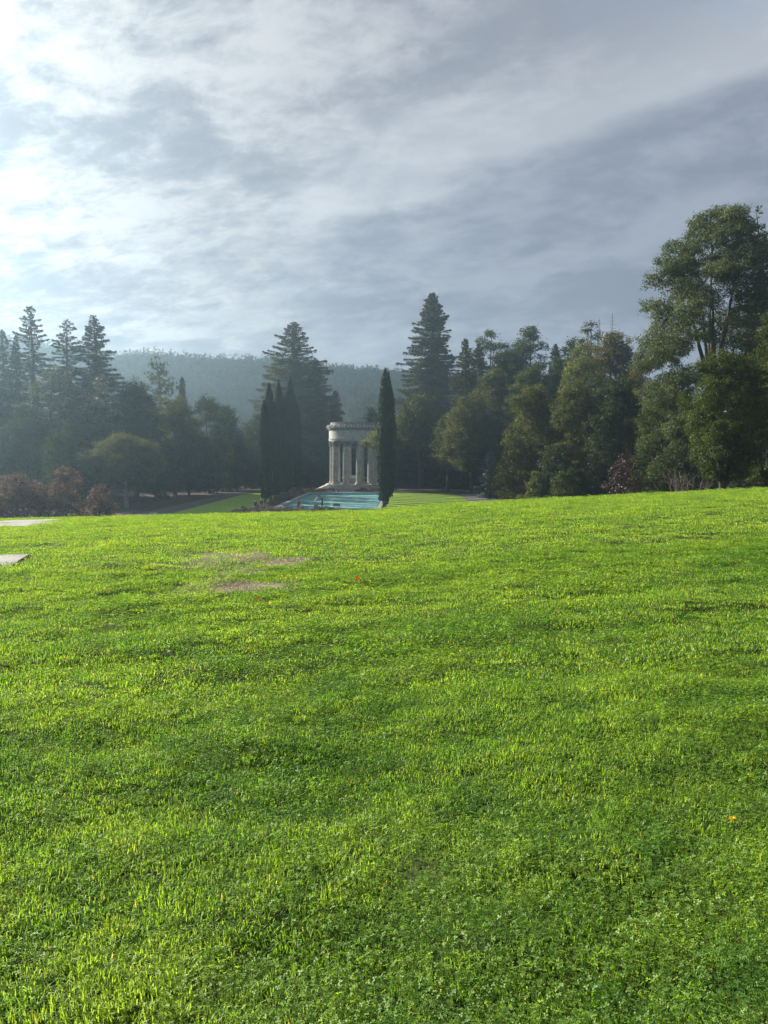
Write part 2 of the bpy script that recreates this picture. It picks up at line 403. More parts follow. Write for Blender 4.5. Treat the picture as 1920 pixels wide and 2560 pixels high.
# ------------------------------------------------------------------ ground
def grid(xs, ys, fn):
    X, Y = np.meshgrid(xs, ys); Z = fn(X, Y); nx = len(xs)
    V = np.stack([X.ravel(), Y.ravel(), Z.ravel()], 1)
    i = np.arange(len(ys)-1)[:, None]*nx+np.arange(nx-1)[None, :]; i = i.ravel()
    return V, np.stack([i, i+1, i+nx+1, i+nx], 1)
def build_ground():
    hx0, hx1, hy0, hy1 = -15.95, -0.40, 111.25, 157.25                  # the hole for the pool basin, its rim under the coping
    xs = np.concatenate([np.linspace(-455, -60, 10), np.linspace(-52, -24, 10), np.linspace(-22, -8, 70), np.linspace(-7.9, 8, 130), np.linspace(8.2, 24, 80), np.linspace(27, 60, 12), np.linspace(75, 455, 10)])
    ys = np.concatenate([np.linspace(-45, -6, 8), np.linspace(-4, 14, 180), np.linspace(14.2, 38, 130), np.linspace(39, 90, 52), np.array([100, 106, 175, 210, 260]), np.linspace(300, 690, 10)])
    xs = np.sort(np.concatenate([xs, [hx0, hx1]])); ys = np.sort(np.concatenate([ys, [hy0, hy1]]))
    V, F = grid(xs, ys, H)
    V[:, 0] += np.clip(V[:, 1]-125, -20, 40)*0.0229*np.clip((V[:, 1]-84)/20, 0, 1)*(np.abs(V[:, 0]) < 40)
    ix, iy = np.meshgrid((xs[:-1]+xs[1:])/2, (ys[:-1]+ys[1:])/2)
    hole = (ix.ravel() > hx0) & (ix.ravel() < hx1) & (iy.ravel() > hy0) & (iy.ravel() < hy1)
    o = meshobj('ground', V, F[~hole], M['ground'], smooth=True); tag(o, kind='structure')
build_ground()

def sheet(name, pts, mat, dz, sub=None):
    """flat sheet laid on the ground a few millimetres up"""
    bm = bmesh.new(); f = bm.faces.new([bm.verts.new((x, y, 0)) for x, y in pts])
    if f.normal.z < 0: f.normal_flip()
    bmesh.ops.triangulate(bm, faces=bm.faces[:])
    if sub:
        for _ in range(sub): bmesh.ops.subdivide_edges(bm, edges=bm.edges[:], cuts=1, use_grid_fill=True)
    for v in bm.verts: v.co.z = Hf(v.co.x, v.co.y)+dz
    me = bpy.data.meshes.new(name); bm.to_mesh(me); bm.free(); me.materials.append(mat)
    o = bpy.data.objects.new(name, me); C.objects.link(o); tag(o, kind='structure')
    bmn = bmesh.new(); bmn.from_mesh(me); bmesh.ops.recalc_face_normals(bmn, faces=bmn.faces[:])
    if sum(f.normal.z for f in bmn.faces) < 0: bmesh.ops.reverse_faces(bmn, faces=bmn.faces[:])
    bmn.to_mesh(me); bmn.free()
    return o
AX = 0.0229                                                         # the pool axis drifts this much to the right per metre
def PX(x, y): return x+(y-125)*AX                                   # x across the pool (at y = 125) -> world x
# concrete walk at the left edge of the knoll: a near slab and a farther stretch over the brow
def slab(name, pts, top, mat):
    n = len(pts); V = [(x, y, Hf(x, y)+top) for x, y in pts]+[(x, y, Hf(x, y)-0.12) for x, y in pts]
    F = [tuple(range(n))]+[(i, n+i, n+(i+1) % n, (i+1) % n) for i in range(n)]
    bm = bmesh.new(); vs = [bm.verts.new(v) for v in V]
    for f in F: bm.faces.new([vs[i] for i in f])
    bmesh.ops.recalc_face_normals(bm, faces=bm.faces[:])
    bmesh.ops.triangulate(bm, faces=[f for f in bm.faces if len(f.verts) > 4])
    me = bpy.data.meshes.new(name); bm.to_mesh(me); bm.free(); me.materials.append(mat)
    o = bpy.data.objects.new(name, me); C.objects.link(o); tag(o, kind='structure'); return o
def walk(name, quads):
    o = empty(name, (0, 0, 0)); tag(o, kind='structure')
    for pts, top in quads:
        p = slab('paving_slab', pts, top, M['slab']); del p['kind']; p.parent = o
walk('path', [([(-6.38, 13.75), (-6.2, 13.0), (-6.08, 12.42), (-7.72, 12.42), (-7.9, 13.8)], 0.030), ([(-6.075, 12.39), (-6.0, 11.6), (-5.98, 11.0), (-7.6, 11.0), (-7.7, 12.39)], 0.022), ([(-5.98, 10.97), (-6.05, 9.0), (-7.6, 9.0), (-7.6, 10.97)], 0.026)])
walk('path', [([(-9.7, 22.2), (-10.0, 23.2), (-10.5, 24.6), (-14.5, 24.6), (-14.5, 22.0), (-12, 21.9)], 0.035), ([(-10.51, 24.63), (-11.6, 27.6), (-13.4, 27.6), (-14.45, 24.63)], 0.03)])

sheet('lawn', [(PX(0.6, 96), 96), (PX(15.2, 96), 96), (PX(14.6, 120), 120), (PX(14.2, 145), 145), (PX(13.4, 153), 153), (PX(11.0, 157), 157), (PX(0.6, 158.5), 158.5)], M['lawn'], 0.012)
sheet('lawn', [(PX(-19.5, 96), 96), (PX(-19.5, 160), 160), (PX(-26.5, 160), 160), (PX(-28.5, 150), 150), (PX(-28.2, 96), 96)], M['lawn'], 0.012)
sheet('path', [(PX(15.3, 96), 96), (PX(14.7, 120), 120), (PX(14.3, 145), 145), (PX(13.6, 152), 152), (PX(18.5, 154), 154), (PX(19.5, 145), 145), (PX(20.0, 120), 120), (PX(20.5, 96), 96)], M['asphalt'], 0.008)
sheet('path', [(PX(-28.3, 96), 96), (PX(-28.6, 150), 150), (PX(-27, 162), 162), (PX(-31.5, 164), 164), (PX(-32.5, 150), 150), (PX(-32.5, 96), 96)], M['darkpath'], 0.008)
sheet('path', [(PX(-27, 166), 166), (PX(-18, 168), 168), (PX(-18, 172), 172), (PX(-27, 171), 171)], M['soil'], 0.008)
sheet('path', [(PX(2, 172), 172), (PX(10, 173), 173), (PX(18, 168), 168), (PX(24, 162), 162), (PX(24, 165.5), 165.5), (PX(18, 171), 171), (PX(10, 176), 176), (PX(2, 175), 175)], M['concrete'], 0.010)

# ------------------------------------------------------------------ hills behind
def ridge_px(X):
    return np.interp(X, [-900, -400, 0, 60, 150, 290, 400, 520, 640, 740, 800, 900, 1010, 1150, 1400, 1900, 2600],
                        [880, 852, 862, 866, 886, 906, 897, 912, 913, 918, 924, 929, 938, 955, 990, 1040, 1080])
RID = 520.0
def hill_h(x, y):
    u = x/np.maximum(y, 1.0); X = 960+FPX*u
    zr = CAMZ+(1280-ridge_px(X)-FPX*math.tan(PITCH))/FPX*RID
    t = (y-250)/(RID-250)
    s = np.clip(t, 0, 1); prof = s**1.15*(1-0.16*np.sin(pi*s))
    spur = 8*np.sin(x*0.036+1.3)*np.sin(y*0.022+x*0.014)+4.5*np.sin(x*0.078+y*0.035)
    z = zr*prof + spur*np.sin(pi*np.clip(t, 0, 1))
    back = np.clip((y-RID)/90, 0, 1)
    return np.where(t < 0, -0.5, z*(1-0.25*back))+0.0
def build_hill():
    xs = np.linspace(-390, 340, 110); ys = np.linspace(245, 640, 60)
    V, F = grid(xs, ys, hill_h)
    o = meshobj('hill', V, F, bsdf_mat('hill_scrub', two((0.012, 0.017, 0.009), (0.020, 0.026, 0.014), 0.02), 1.0, None, 0.0), smooth=True)
    tag(o, kind='structure')
build_hill()

# ------------------------------------------------------------------ foliage generators
def unit(a): return a/np.maximum(np.linalg.norm(a, axis=1, keepdims=True), 1e-9)
def leaves(P, N, T, size, asp, rng):
    """one triangle per leaf: P centre, N leaf normal, T long axis"""
    T = unit(T - N*np.sum(T*N, 1, keepdims=True)); B = np.cross(N, T)
    s = size[:, None]
    V = np.stack([P+T*s*0.62, P-T*s*0.38+B*s*asp, P-T*s*0.38-B*s*asp], 1).reshape(-1, 3)
    return V
def finish(V, tint, name, mat, parent):
    F = np.arange(len(V), dtype=np.int32).reshape(-1, 3)
    return meshobj(name, V, F, mat, parent, tint=np.repeat(tint, 3))

def lobes_crown(rng, lobes, leaf, dens=1.0, asp=0.38, flat_=0.0, inner=0.12, csize=0.45):
    """leaf clusters over the shells of ellipsoidal lobes, plus sparser leaves inside"""
    Vs, Ts = [], []
    for (cx, cy_, cz, rx, ry, rz) in lobes:
        area = 4*pi*((rx*ry)**1.6+(rx*rz)**1.6+(ry*rz)**1.6)**(1/1.6)/3**(1/1.6)
        nc = max(7, int(area/(csize*csize*1.9)))
        d = unit(rng.normal(size=(nc, 3))); keep = d[:, 2] > -0.75; d = d[keep]; nc = len(d)
        rr = rng.uniform(0.80, 1.10, nc)
        rr[rng.random(nc) < 0.16] *= 1.17
        cen = np.array([cx, cy_, cz])+d*np.array([rx, ry, rz])*rr[:, None]
        k = max(4, int(dens*csize*csize*2.6/(leaf*leaf*0.62)))
        idx = np.repeat(np.arange(nc), k); n = len(idx)
        P = cen[idx]+rng.normal(size=(n, 3))*csize*np.array([0.42, 0.42, 0.30])
        N = unit(d[idx]*0.65+np.array([0, 0, 0.35])+rng.normal(size=(n, 3))*0.62)
        T = rng.normal(size=(n, 3))
        Vs.append(leaves(P, N, T, leaf*rng.uniform(0.6, 1.35, n), asp, rng))
        Ts.append(np.clip(rng.normal(0.42, 0.13, n)+(rng.normal(0, 0.22, nc))[idx], 0, 1))
        ni = int(n*inner)
        di = unit(rng.normal(size=(ni, 3)))
        P = np.array([cx, cy_, cz])+di*np.array([rx, ry, rz])*rng.uniform(0.25, 0.85, (ni, 1))
        Vs.append(leaves(P, unit(rng.normal(size=(ni, 3))), rng.normal(size=(ni, 3)), leaf*1.5*rng.uniform(0.7, 1.3, ni), asp, rng))
        Ts.append(np.clip(rng.normal(0.25, 0.2, ni), 0, 1))
    return np.concatenate(Vs), np.concatenate(Ts)

def place(name, x, y, label, cat, group=None, rz=0.0, z=None):
    o = empty(name, (x, y, (Hf(x, y) if z is None else z)-0.02), rz)
    return tag(o, label, cat, group)

def broadleaf(name, label, X, Ytop, W, D, mat, seed, bottom=0.22, cat='tree', leaf=None, group=None, nl=None, trunk='bark',
              asym=0.0, squash=1.0, dens=1.0, depth=0.9, lobe=(0.20, 0.42), fork=0.35, tw=1.0, csize=None, shape='dome'):
    """tree with a lobed crown; X, W pixels in the photograph, Ytop its highest leaf"""
    rng = np.random.default_rng(seed)
    x, y, ztop = at(X, Ytop, D); base = Hf(x, y); h = ztop-base; r = W/2/FPX*D
    o = place(name, x, y, label, cat, group)
    leaf = leaf or max(0.11, D*0.00185)
    csize = csize or max(0.42, D*0.0060)
    zb = h*bottom; hc = h-zb
    nl = nl or int(np.clip(14+r*h*0.13, 16, 42))
    lobes = []
    for i in range(nl):
        t = (i+rng.uniform(0.2, 0.8))/nl                            # height fraction in the crown
        if shape == 'dome': prof = sqrt(max(0.05, 1-(max(0, t-0.38)/0.64)**2))*(0.72+0.28*min(1, t/0.3))
        elif shape == 'bush': prof = sqrt(max(0.05, 1-(max(0, t-0.2)/0.82)**2))
        else: prof = sqrt(max(0.05, 1-((t-0.5)/0.56)**2))
        a = i*2.399+rng.uniform(-0.5, 0.5)
        lr = r*rng.uniform(*lobe)*(0.75+0.25*prof); lz = min(lr*rng.uniform(0.7, 1.0)*squash, hc*0.3)
        rad = max(0.0, r*prof-lr)*sqrt(rng.uniform(0.35, 1.0))
        zc = zb+lz*0.8+t*(hc-1.85*lz)
        lobes.append((rad*cos(a)+asym*r*t, rad*sin(a)*depth, zc, lr, lr, lz))
    V, T = lobes_crown(rng, lobes, leaf, dens, csize=csize)
    finish(V, T, 'crown', mat, o)
    mb = MB(); tr = max(0.10, h*0.020*tw)
    sway = rng.normal(0, 0.02*h, 2); zf = h*max(fork*bottom*2, 0.12)
    p0 = Vector((0, 0, -0.25)); p1 = Vector((sway[0]*0.4, sway[1]*0.4, zf)); p2 = Vector((sway[0]+asym*r*0.4, sway[1], h*0.72))
    mb.tube([p0, p0*0.5+Vector((0, 0, 0.2)), p1, (p1+p2)/2, p2], [tr*1.5, tr*1.15, tr*0.9, tr*0.6, tr*0.2], 8)
    for L in sorted(lobes, key=lambda l: l[2])[::max(1, nl//9)]:
        e = Vector(L[:3]); s = p1+(p2-p1)*rng.uniform(0, 0.35)
        m_ = (s+e)/2+Vector((0, 0, -0.08*(e-s).length))
        mb.tube([s, m_, e], [tr*0.5, tr*0.32, tr*0.10], 5)
    mb.build('trunk', M[trunk], o, True)
    return o

def redwood(name, label, X, Ytop, halfW, D, mat, seed, start=0.10, power=0.8, sparse=1.0, droop=0.22, leaf=None, group=None, base=None, gap=0.0):
    rng = np.random.default_rng(seed)
    x, y, ztop = at(X, Ytop, D); b = Hf(x, y); h = ztop-b; r = halfW/FPX*D
    o = place(name, x, y, label, 'tree', group)
    leaf = leaf or max(0.24, D*0.0023)
    nb = int(h*9.5*sparse); Vs, Ts = [], []
    mb = MB(); tr = h*0.014+0.12
    mb.tube([(0, 0, -0.3), (0, 0, h*0.05), (0, 0, h*0.4), (0.1, 0, h*0.75), (0, 0, h*0.995)], [tr*1.5, tr*1.1, tr*0.75, tr*0.38, 0.04], 8)
    lowlen = {}
    for i in range(nb):
        t = 1-(1-start)*(1-(i/nb)**0.86) if False else start+(1-start)*(i/nb)**0.92
        z0 = h*t; L = r*((1-t)/(1-start))**power*rng.uniform(0.62, 1.16)*(rng.uniform(0.2, 0.6) if rng.random() < 0.09 else 1.0)+0.3
        if gap and math.sin(t*39+seed) > 1-gap: L *= 0.45
        a = i*2.3999+rng.uniform(-0.45, 0.45)
        L *= 1+0.16*sin(2*a+seed)*sin(7*t+seed*1.7)+0.13*sin(3*a+17*t+seed)
        ca, sa = cos(a), sin(a)
        n = max(10, int(L*(20+1.4*L)/(leaf/0.5)**1.3))
        s = rng.beta(1.7, 0.85, n)
        lat = rng.normal(0, 1, n)*L*0.10*(1.15-0.75*s)
        dz = -droop*L*s*1.55+droop*L*s*s*1.0+(0.20 if t > 0.8 else 0)*L*s
        dz = dz - np.abs(lat)*0.35 - rng.exponential(leaf*0.34, n)
        rad = L*s
        P = np.stack([ca*rad-sa*lat, sa*rad+ca*lat, z0+dz], 1)
        out = np.array([ca, sa, 0.0])
        Td = unit(out*0.75+np.stack([-sa*np.sign(lat), ca*np.sign(lat), np.zeros(n)], 1)*0.5+rng.normal(size=(n, 3))*0.22+np.array([0, 0, -0.28]))
        N = unit(np.array([0, 0, 0.8])+out*0.35+rng.normal(size=(n, 3))*0.45)
        Vs.append(leaves(P, N, Td, leaf*rng.uniform(0.7, 1.6, n), 0.24, rng))
        Ts.append(np.clip(rng.normal(0.3, 0.2, n)+0.35*s+rng.normal(0, 0.12), 0, 1))
        if L > 1.6 and i % 3 == 0:
            mb.tube([(0, 0, z0), (ca*L*0.5, sa*L*0.5, z0-droop*L*0.42), (ca*L*0.92, sa*L*0.92, z0-droop*L*0.38)], [0.035+0.012*L, 0.02+0.006*L, 0.012], 4, False)
    V = np.concatenate(Vs); T = np.concatenate(Ts)
    lx, ly = rng.normal(0, 0.018, 2)
    V[:, 0] += lx*V[:, 2]**2/h; V[:, 1] += ly*V[:, 2]**2/h
    mb.V = [(a_+lx*c_*c_/h, b_+ly*c_*c_/h, c_) for a_, b_, c_ in mb.V]
    finish(V, T, 'crown', mat, o)
    mb.build('trunk', M['bark_red'], o, True)
    return o

def needle_pad(rng, c, rx, ry, rz, leaf, dens):
    """flattish pad of needle tufts at a pine limb's end"""
    n = max(24, int(dens*rx*ry*13/(leaf*leaf)))
    nt = max(5, n//12)
    d = unit(rng.normal(size=(nt, 3))); d[:, 2] = np.abs(d[:, 2])*0.9-0.25
    cen = np.array(c)+d*np.array([rx, ry, rz])*rng.uniform(0.35, 1.05, (nt, 1))
    idx = rng.integers(0, nt, n)
    q = unit(rng.normal(size=(n, 3))+np.array([0, 0, 0.55])+d[idx]*0.7)
    P = cen[idx]+q*leaf*0.55
    N = unit(np.cross(q, rng.normal(size=(n, 3))))
    return leaves(P, N, q, leaf*rng.uniform(0.8, 1.5, n), 0.16, rng), np.clip(rng.normal(0.45, 0.25, n)+rng.normal(0, 0.15, nt)[idx], 0, 1)

def pine(name, label, X, Ytop, W, D, mat, seed, start=0.3, limbs=16, lean=0.0, pads=3, leaf=None, padk=0.30, dens=1.0, group=None, top=0.75, trunkX=None, open_=0.0, cat='tree', flatp=1.0):
    rng = np.random.default_rng(seed)
    x, y, ztop = at(X, Ytop, D); b = Hf(x, y); h = ztop-b; r = W/2/FPX*D
    o = place(name, x, y, label, cat, group)
    leaf = leaf or max(0.26, D*0.0033)
    mb = MB(); tr = h*0.013+0.08; Vs, Ts = [], []
    pt = lambda t: Vector((lean*h*t*t+0.02*h*sin(t*7+seed), 0.015*h*sin(t*5+seed*2), h*t))
    mb.tube([pt(0)-Vector((0, 0, .3)), pt(0.03), pt(0.25), pt(0.5), pt(0.75), pt(0.96)], [tr*1.5, tr*1.1, tr*0.85, tr*0.6, tr*0.35, tr*0.08], 8)
    for i in range(limbs):
        t = start+(0.97-start)*((i+rng.uniform(0, 0.8))/limbs)
        k = (t-start)/(1-start)
        prof = (1-k**2.2)*top+(1-top)*(1-k)+0.10
        L = r*prof*rng.uniform(0.75, 1.1)
        if rng.random() < open_: L *= 0.55
        a = i*2.399+rng.uniform(-0.6, 0.6)
        rise = L*(0.12+0.42*k)*rng.uniform(0.6, 1.4)
        s = pt(t*0.94); e = s+Vector((cos(a)*L, sin(a)*L, rise))
        m_ = s+(e-s)*0.5+Vector((0, 0, -0.06*L))
        mb.tube([s, m_, e], [tr*0.34*(1-0.5*k), tr*0.22*(1-0.5*k), tr*0.07], 5, False)
        for j in range(pads):
            f = 1-0.28*j*rng.uniform(0.7, 1.2); side = rng.uniform(-1, 1)*L*0.28*(j > 0)
            c = s+(e-s)*f+Vector((-sin(a)*side, cos(a)*side, L*0.03*rng.uniform(-0.6, 1.6)))
            pr = max(0.5, r*0.17*rng.uniform(0.8, 1.2), padk*L*rng.uniform(0.7, 1.2))
            v, tt = needle_pad(rng, c, pr, pr, pr*rng.uniform(0.38, 0.6)*flatp, leaf, dens); Vs.append(v); Ts.append(tt)
            if j: mb.tube([s+(e-s)*max(0.2, f-0.15), c], [tr*0.10, tr*0.04], 4, False)
    for _ in range(9):                                              # fuller leader
        t = rng.uniform(0.76, 0.96); a = rng.uniform(0, 2*pi); q = r*rng.uniform(0.05, 0.34)*(1.25-t)*2.2
        v, tt = needle_pad(rng, pt(t)+Vector((cos(a)*q, sin(a)*q, 0)), max(.6, r*.17), max(.6, r*.17), max(.4, r*.09), leaf, dens); Vs.append(v); Ts.append(tt)
    c = pt(0.955); v, tt = needle_pad(rng, c, max(r*0.2, .8), max(r*0.2, .8), h*0.04, leaf, dens*1.2); Vs.append(v); Ts.append(tt)
    finish(np.concatenate(Vs), np.concatenate(Ts), 'crown', mat, o)
    mb.build('trunk', M['bark'], o, True)
    return o

def cypress_meshes(seed, h, r, n=15000, leaf=0.30, spires=3, trunk_clear=0.06, waist=0.45):
    rng = np.random.default_rng(seed)
    subs = [(0, 0, h, r)]+[(rng.uniform(-.45, .45)*r, rng.uniform(-.45, .45)*r, h*rng.uniform(0.86, 0.975), r*rng.uniform(0.50, 0.68)) for _ in range(spires)]
    Vs, Ts = [], []
    for (cx, cy_, hh, rr) in subs:
        m_ = int(n*(rr/r)*(hh/h)/(1+0.62*spires))
        t = rng.uniform(trunk_clear, 1, m_)**0.95; a = rng.uniform(0, 2*pi, m_)
        prof = np.interp(t, [0, 0.06, 0.2, 0.4, 0.6, 0.8, 0.92, 1.0], [waist*0.5, waist, 0.84, 1.0, 0.98, 0.78, 0.50, 0.04])
        fl = 1+0.10*np.sin(a*5+seed+3*np.sin(t*6))+0.07*np.sin(a*11+t*21)+0.05*np.sin(t*37+a*3)
        rad = rr*prof*fl*rng.uniform(0.86, 1.05, m_)
        out = np.stack([np.cos(a), np.sin(a), np.zeros(m_)], 1)
        rad = np.where(rng.random(m_) < 0.05, rad*rng.uniform(1.04, 1.22, m_), rad)
        P = out*rad[:, None]+np.stack([cx*(0.4+0.6*t), cy_*(0.4+0.6*t), t*hh], 1)
        T = unit(out*0.16+np.array([0, 0, 1.0])+rng.normal(size=(m_, 3))*0.18)
        N = unit(out+rng.normal(size=(m_, 3))*0.45)
        Vs.append(leaves(P, N, T, leaf*rng.uniform(0.8, 2.0, m_), 0.19, rng)); 
        Ts.append(np.clip(rng.normal(0.35, 0.2, m_)+0.22*np.sin(a*9+seed), 0, 1))
    cr = finish(np.concatenate(Vs), np.concatenate(Ts), 'crown', M['cypress'], None)
    mb = MB(); mb.tube([(0, 0, -0.2), (0, 0, h*0.06), (0, 0, h*0.5), (0, 0, h*0.9)], [0.30, 0.24, 0.16, 0.04], 7)
    for k in range(5):
        a = k*1.26+seed; mb.tube([(0.12*cos(a), 0.12*sin(a), 0.0), (0.3*cos(a)*r, 0.3*sin(a)*r, h*0.10), (0.45*cos(a)*r, 0.45*sin(a)*r, h*0.3)], [0.16, 0.13, 0.05], 5)
    tk = mb.build('trunk', M['bark_pale'], None, True)
    return cr.data, tk.data, cr, tk

def mound(name, label, x, y, w, hgt, mat, seed, cat='shrub', leaf=0.16, group=None, spiky=0.0, dy=1.0):
    rng = np.random.default_rng(seed)
    o = place(name, x, y, label, cat, group)
    n = int(w*w*dy*2.2*(1+hgt)/(leaf*leaf)); n = min(max(n, 250), 9000)
    d = unit(rng.normal(size=(n, 3))); d[:, 2] = np.abs(d[:, 2])
    bump = 1+0.16*np.sin(d[:, 0]*5+seed)+0.12*np.sin(d[:, 1]*7+d[:, 2]*6)
    P = d*np.array([w/2, w/2*dy, hgt])*(bump*rng.uniform(0.68, 1.04, n)**0.6)[:, None]
    T = unit(d*0.8+np.array([0, 0, 0.4+spiky])+rng.normal(size=(n, 3))*0.5); N = unit(np.cross(T, rng.normal(size=(n, 3))))
    V = leaves(P, N, T, leaf*rng.uniform(0.7, 1.6, n), 0.2, rng)
    finish(V, np.clip(rng.normal(0.45, 0.25, n), 0, 1), 'foliage', mat, o)
    mb = MB()
    for k in range(6):
        a = k*1.05+seed; mb.tube([(0, 0, -0.05), (w*0.2*cos(a), w*0.2*dy*sin(a), hgt*0.6)], [0.03, 0.012], 4)
    mb.build('stem', M['twig'], o)
    return o

# ------------------------------------------------------------------ hill forest (beyond counting)
def hill_forest():
    rng = np.random.default_rng(11); Vs, Ts = [], []
    n = 5200
    u = rng.uniform(-0.56, 0.30, n); yy = np.where(rng.random(n) < 0.42, rng.normal(RID-5, 8, n), rng.uniform(275, RID+6, n))
    xx = u*yy; zz = hill_h(xx, yy)
    hh = np.where(rng.random(n) < 0.3, rng.uniform(8, 13, n), rng.uniform(4.5, 8, n)); hh = 0.58*np.where(yy > RID-26, hh*np.where(u < -0.1, 1.15, 0.75), hh)
    con = rng.random(n) < 0.4
    k = 32
    idx = np.repeat(np.arange(n), k); m = n*k
    d = unit(rng.normal(size=(m, 3))); t = rng.uniform(0, 1, m)
    H_ = hh[idx]; W_ = np.where(con[idx], 0.20*H_*(1.05-t)*1.3, 0.42*H_)
    rad = np.where(con[idx], W_, W_*np.sqrt(np.clip(1-(2*t-1)**2, 0, 1))+0.35)
    P = np.stack([xx[idx]+d[:, 0]*rad, yy[idx]+d[:, 1]*rad, zz[idx]+H_*t*0.98-0.4], 1)
    N = unit(d+np.array([0, 0, 0.4])+rng.normal(size=(m, 3))*0.4)
    V = leaves(P, N, rng.normal(size=(m, 3)), rng.uniform(0.7, 1.5, m), 0.38, rng)
    T = np.clip(rng.normal(0.4, 0.12, m)+rng.normal(0, 0.22, n)[idx], 0, 1)
    o = finish(V, T, 'hill_forest', M['hill'], None); tag(o, 'hazy forest covering the far hillside and its ridge', 'forest', kind='stuff')
hill_forest()

# ------------------------------------------------------------------ trees, left side
RW, BL, PN = 'redwood_tree', 'broadleaf_tree', 'pine_tree'
GL, GC, GR = 'trees along the left of the garden', 'trees behind the temple', 'trees along the right of the garden'
redwood('fir_tree', 'tall sparse fir with bare upper trunk, leftmost of the three high pointed tops at left', 80, 765, 112, 150, M['redwood_blue'], 21, 0.12, 0.62, 0.62, 0.16, group=GL, gap=0.2)
redwood('fir_tree', 'slim fir with ragged top, middle of the three high pointed tops at left', 160, 797, 92, 156, M['redwood_blue'], 22, 0.12, 0.60, 0.62, 0.16, group=GL, gap=0.2)
redwood('fir_tree', 'dense dark fir with broad skirt, rightmost of the three high pointed tops at left', 240, 787, 150, 141, M['redwood_blue'], 23, 0.10, 0.78, 0.95, 0.20, group=GL, gap=0.0)
redwood('fir_tree', 'fir cut by the left edge of the view, lower than its neighbours', 4, 822, 90, 148, M['redwood_blue'], 24, 0.10, 0.7, 0.8, 0.18, group=GL)
redwood('fir_tree', 'small fir tip between the edge fir and the sparse tall fir', 33, 842, 50, 143, M['redwood_blue'], 25, 0.10, 0.75, 0.8, 0.18, group=GL)
pine(PN, 'grey-green bushy pine in front of the tall left firs', 128, 905, 190, 134, M['pine_grey'], 26, 0.2, 30, dens=0.6, group=GL, padk=0.46)
pine(PN, 'grey-green pine low between the dense fir and the round pale tree', 245, 930, 130, 132, M['pine_grey'], 27, 0.15, 26, dens=0.6, group=GL, padk=0.46)
pine(PN, 'airy open pine showing its branches against the hazy hill', 393, 885, 130, 168, M['pine'], 28, 0.45, 22, dens=0.55, group=GL, open_=0.2, top=0.9, padk=0.40)
redwood('conifer_tree', 'tiny conifer tip right of the airy pine at left', 456, 942, 20, 172, M['redwood_blue'], 29, 0.25, 0.7, 0.8, 0.15, group=GL)
lt = [(335, 945, 170, 142, 'dark', 'dark leafy tree filling the gap right of the dense left fir'),
      (432, 985, 170, 150, 'oak', 'dark rounded tree below the tiny conifer tip'),
      (520, 985, 140, 158, 'bay', 'dark leafy tree with paler left crown, highest right of the airy pine'),
      (572, 1008, 100, 166, 'dark', 'narrow dark tree between the paler crown and the low gap'),
      (640, 1032, 110, 178, 'dark', 'dark tree in the gap just left of the cypress row'),
      (60, 1040, 240, 126, 'dark', 'big dark tree behind the rusty bushes at the left edge'),
      (205, 1020, 200, 128, 'dark', 'dark tree behind the rusty bushes, left of the round pale tree'),
      (470, 1085, 200, 148, 'dark', 'broad dark tree right of the round pale tree'),
      (590, 1095, 150, 168, 'dark', 'low dark tree left of the nearest cypress'),
      (150, 1075, 130, 116, 'dark', 'low dark tree between the rusty bushes and the round pale tree'),
      (385, 1120, 120, 132, 'dark', 'low dark tree tucked behind the round pale tree'),
      (-170, 1080, 170, 108, 'dark', 'dark unseen tree added beyond the left edge to shade the path'),  # out of view, added to throw shade on the left path
      (-60, 900, 200, 140, 'dark', 'dark tree mostly beyond the left edge of the view')]
for i, (X, Y, W, D, mt, lab) in enumerate(lt):
    broadleaf(BL, lab, X, Y, W, D, M[mt], 40+i, bottom=0.03, group=GL, dens=0.9)
broadleaf(BL, 'round pale domed tree with a forked trunk standing alone at left', 312, 1083, 232, 115, M['paleoak'], 55, bottom=0.34, group=GL, nl=26, squash=0.8, trunk='bark_pale', fork=0.5, tw=1.3)
for i, (X, Y, W, D, lab) in enumerate([(40, 1180, 200, 86, 'widest rusty leafed bush at the left edge of the lawn'),
                                       (165, 1162, 124, 85, 'tallest pinkish rusty bush, between two lower ones'),
                                       (248, 1208, 90, 87, 'small rusty green bush left of the round pale tree'),
                                       (-70, 1190, 120, 86, 'rusty bush beyond the left edge of the view')]):
    broadleaf('shrub', lab, X, Y, W, D, M['rust'], 60+i, bottom=0.0, cat='shrub', leaf=0.24, group='rusty bushes at left', nl=20, dens=0.55, shape='bush', tw=0.5, csize=0.5)

# ------------------------------------------------------------------ trees, centre
redwood(RW, 'tall redwood left of the temple, rising behind the row of cypresses', 735, 805, 178, 205, M['redwood'], 71, 0.06, 0.72, 0.85, 0.24, group=GC)
redwood(RW, 'shorter redwood leaning against the right flank of the tall centre redwood', 797, 893, 108, 200, M['redwood'], 72, 0.06, 0.80, 0.8, 0.24, group=GC)
redwood(RW, 'smallest redwood, just above the left rim of the temple', 842, 975, 50, 196, M['redwood'], 73, 0.06, 0.8, 0.9, 0.24, group=GC)
redwood(RW, 'very tall dense redwood right of the temple, highest of the far trees', 1082, 732, 112, 212, M['redwood'], 74, 0.10, 0.62, 1.15, 0.22, group=GC)
redwood(RW, 'pointed redwood right of the highest one, left of a close pair', 1165, 844, 78, 178, M['redwood'], 75, 0.06, 0.75, 1.0, 0.22, group=GC)
redwood(RW, 'pointed redwood right of the highest one, right of a close pair', 1201, 858, 72, 180, M['redwood'], 76, 0.06, 0.75, 1.0, 0.22, group=GC)
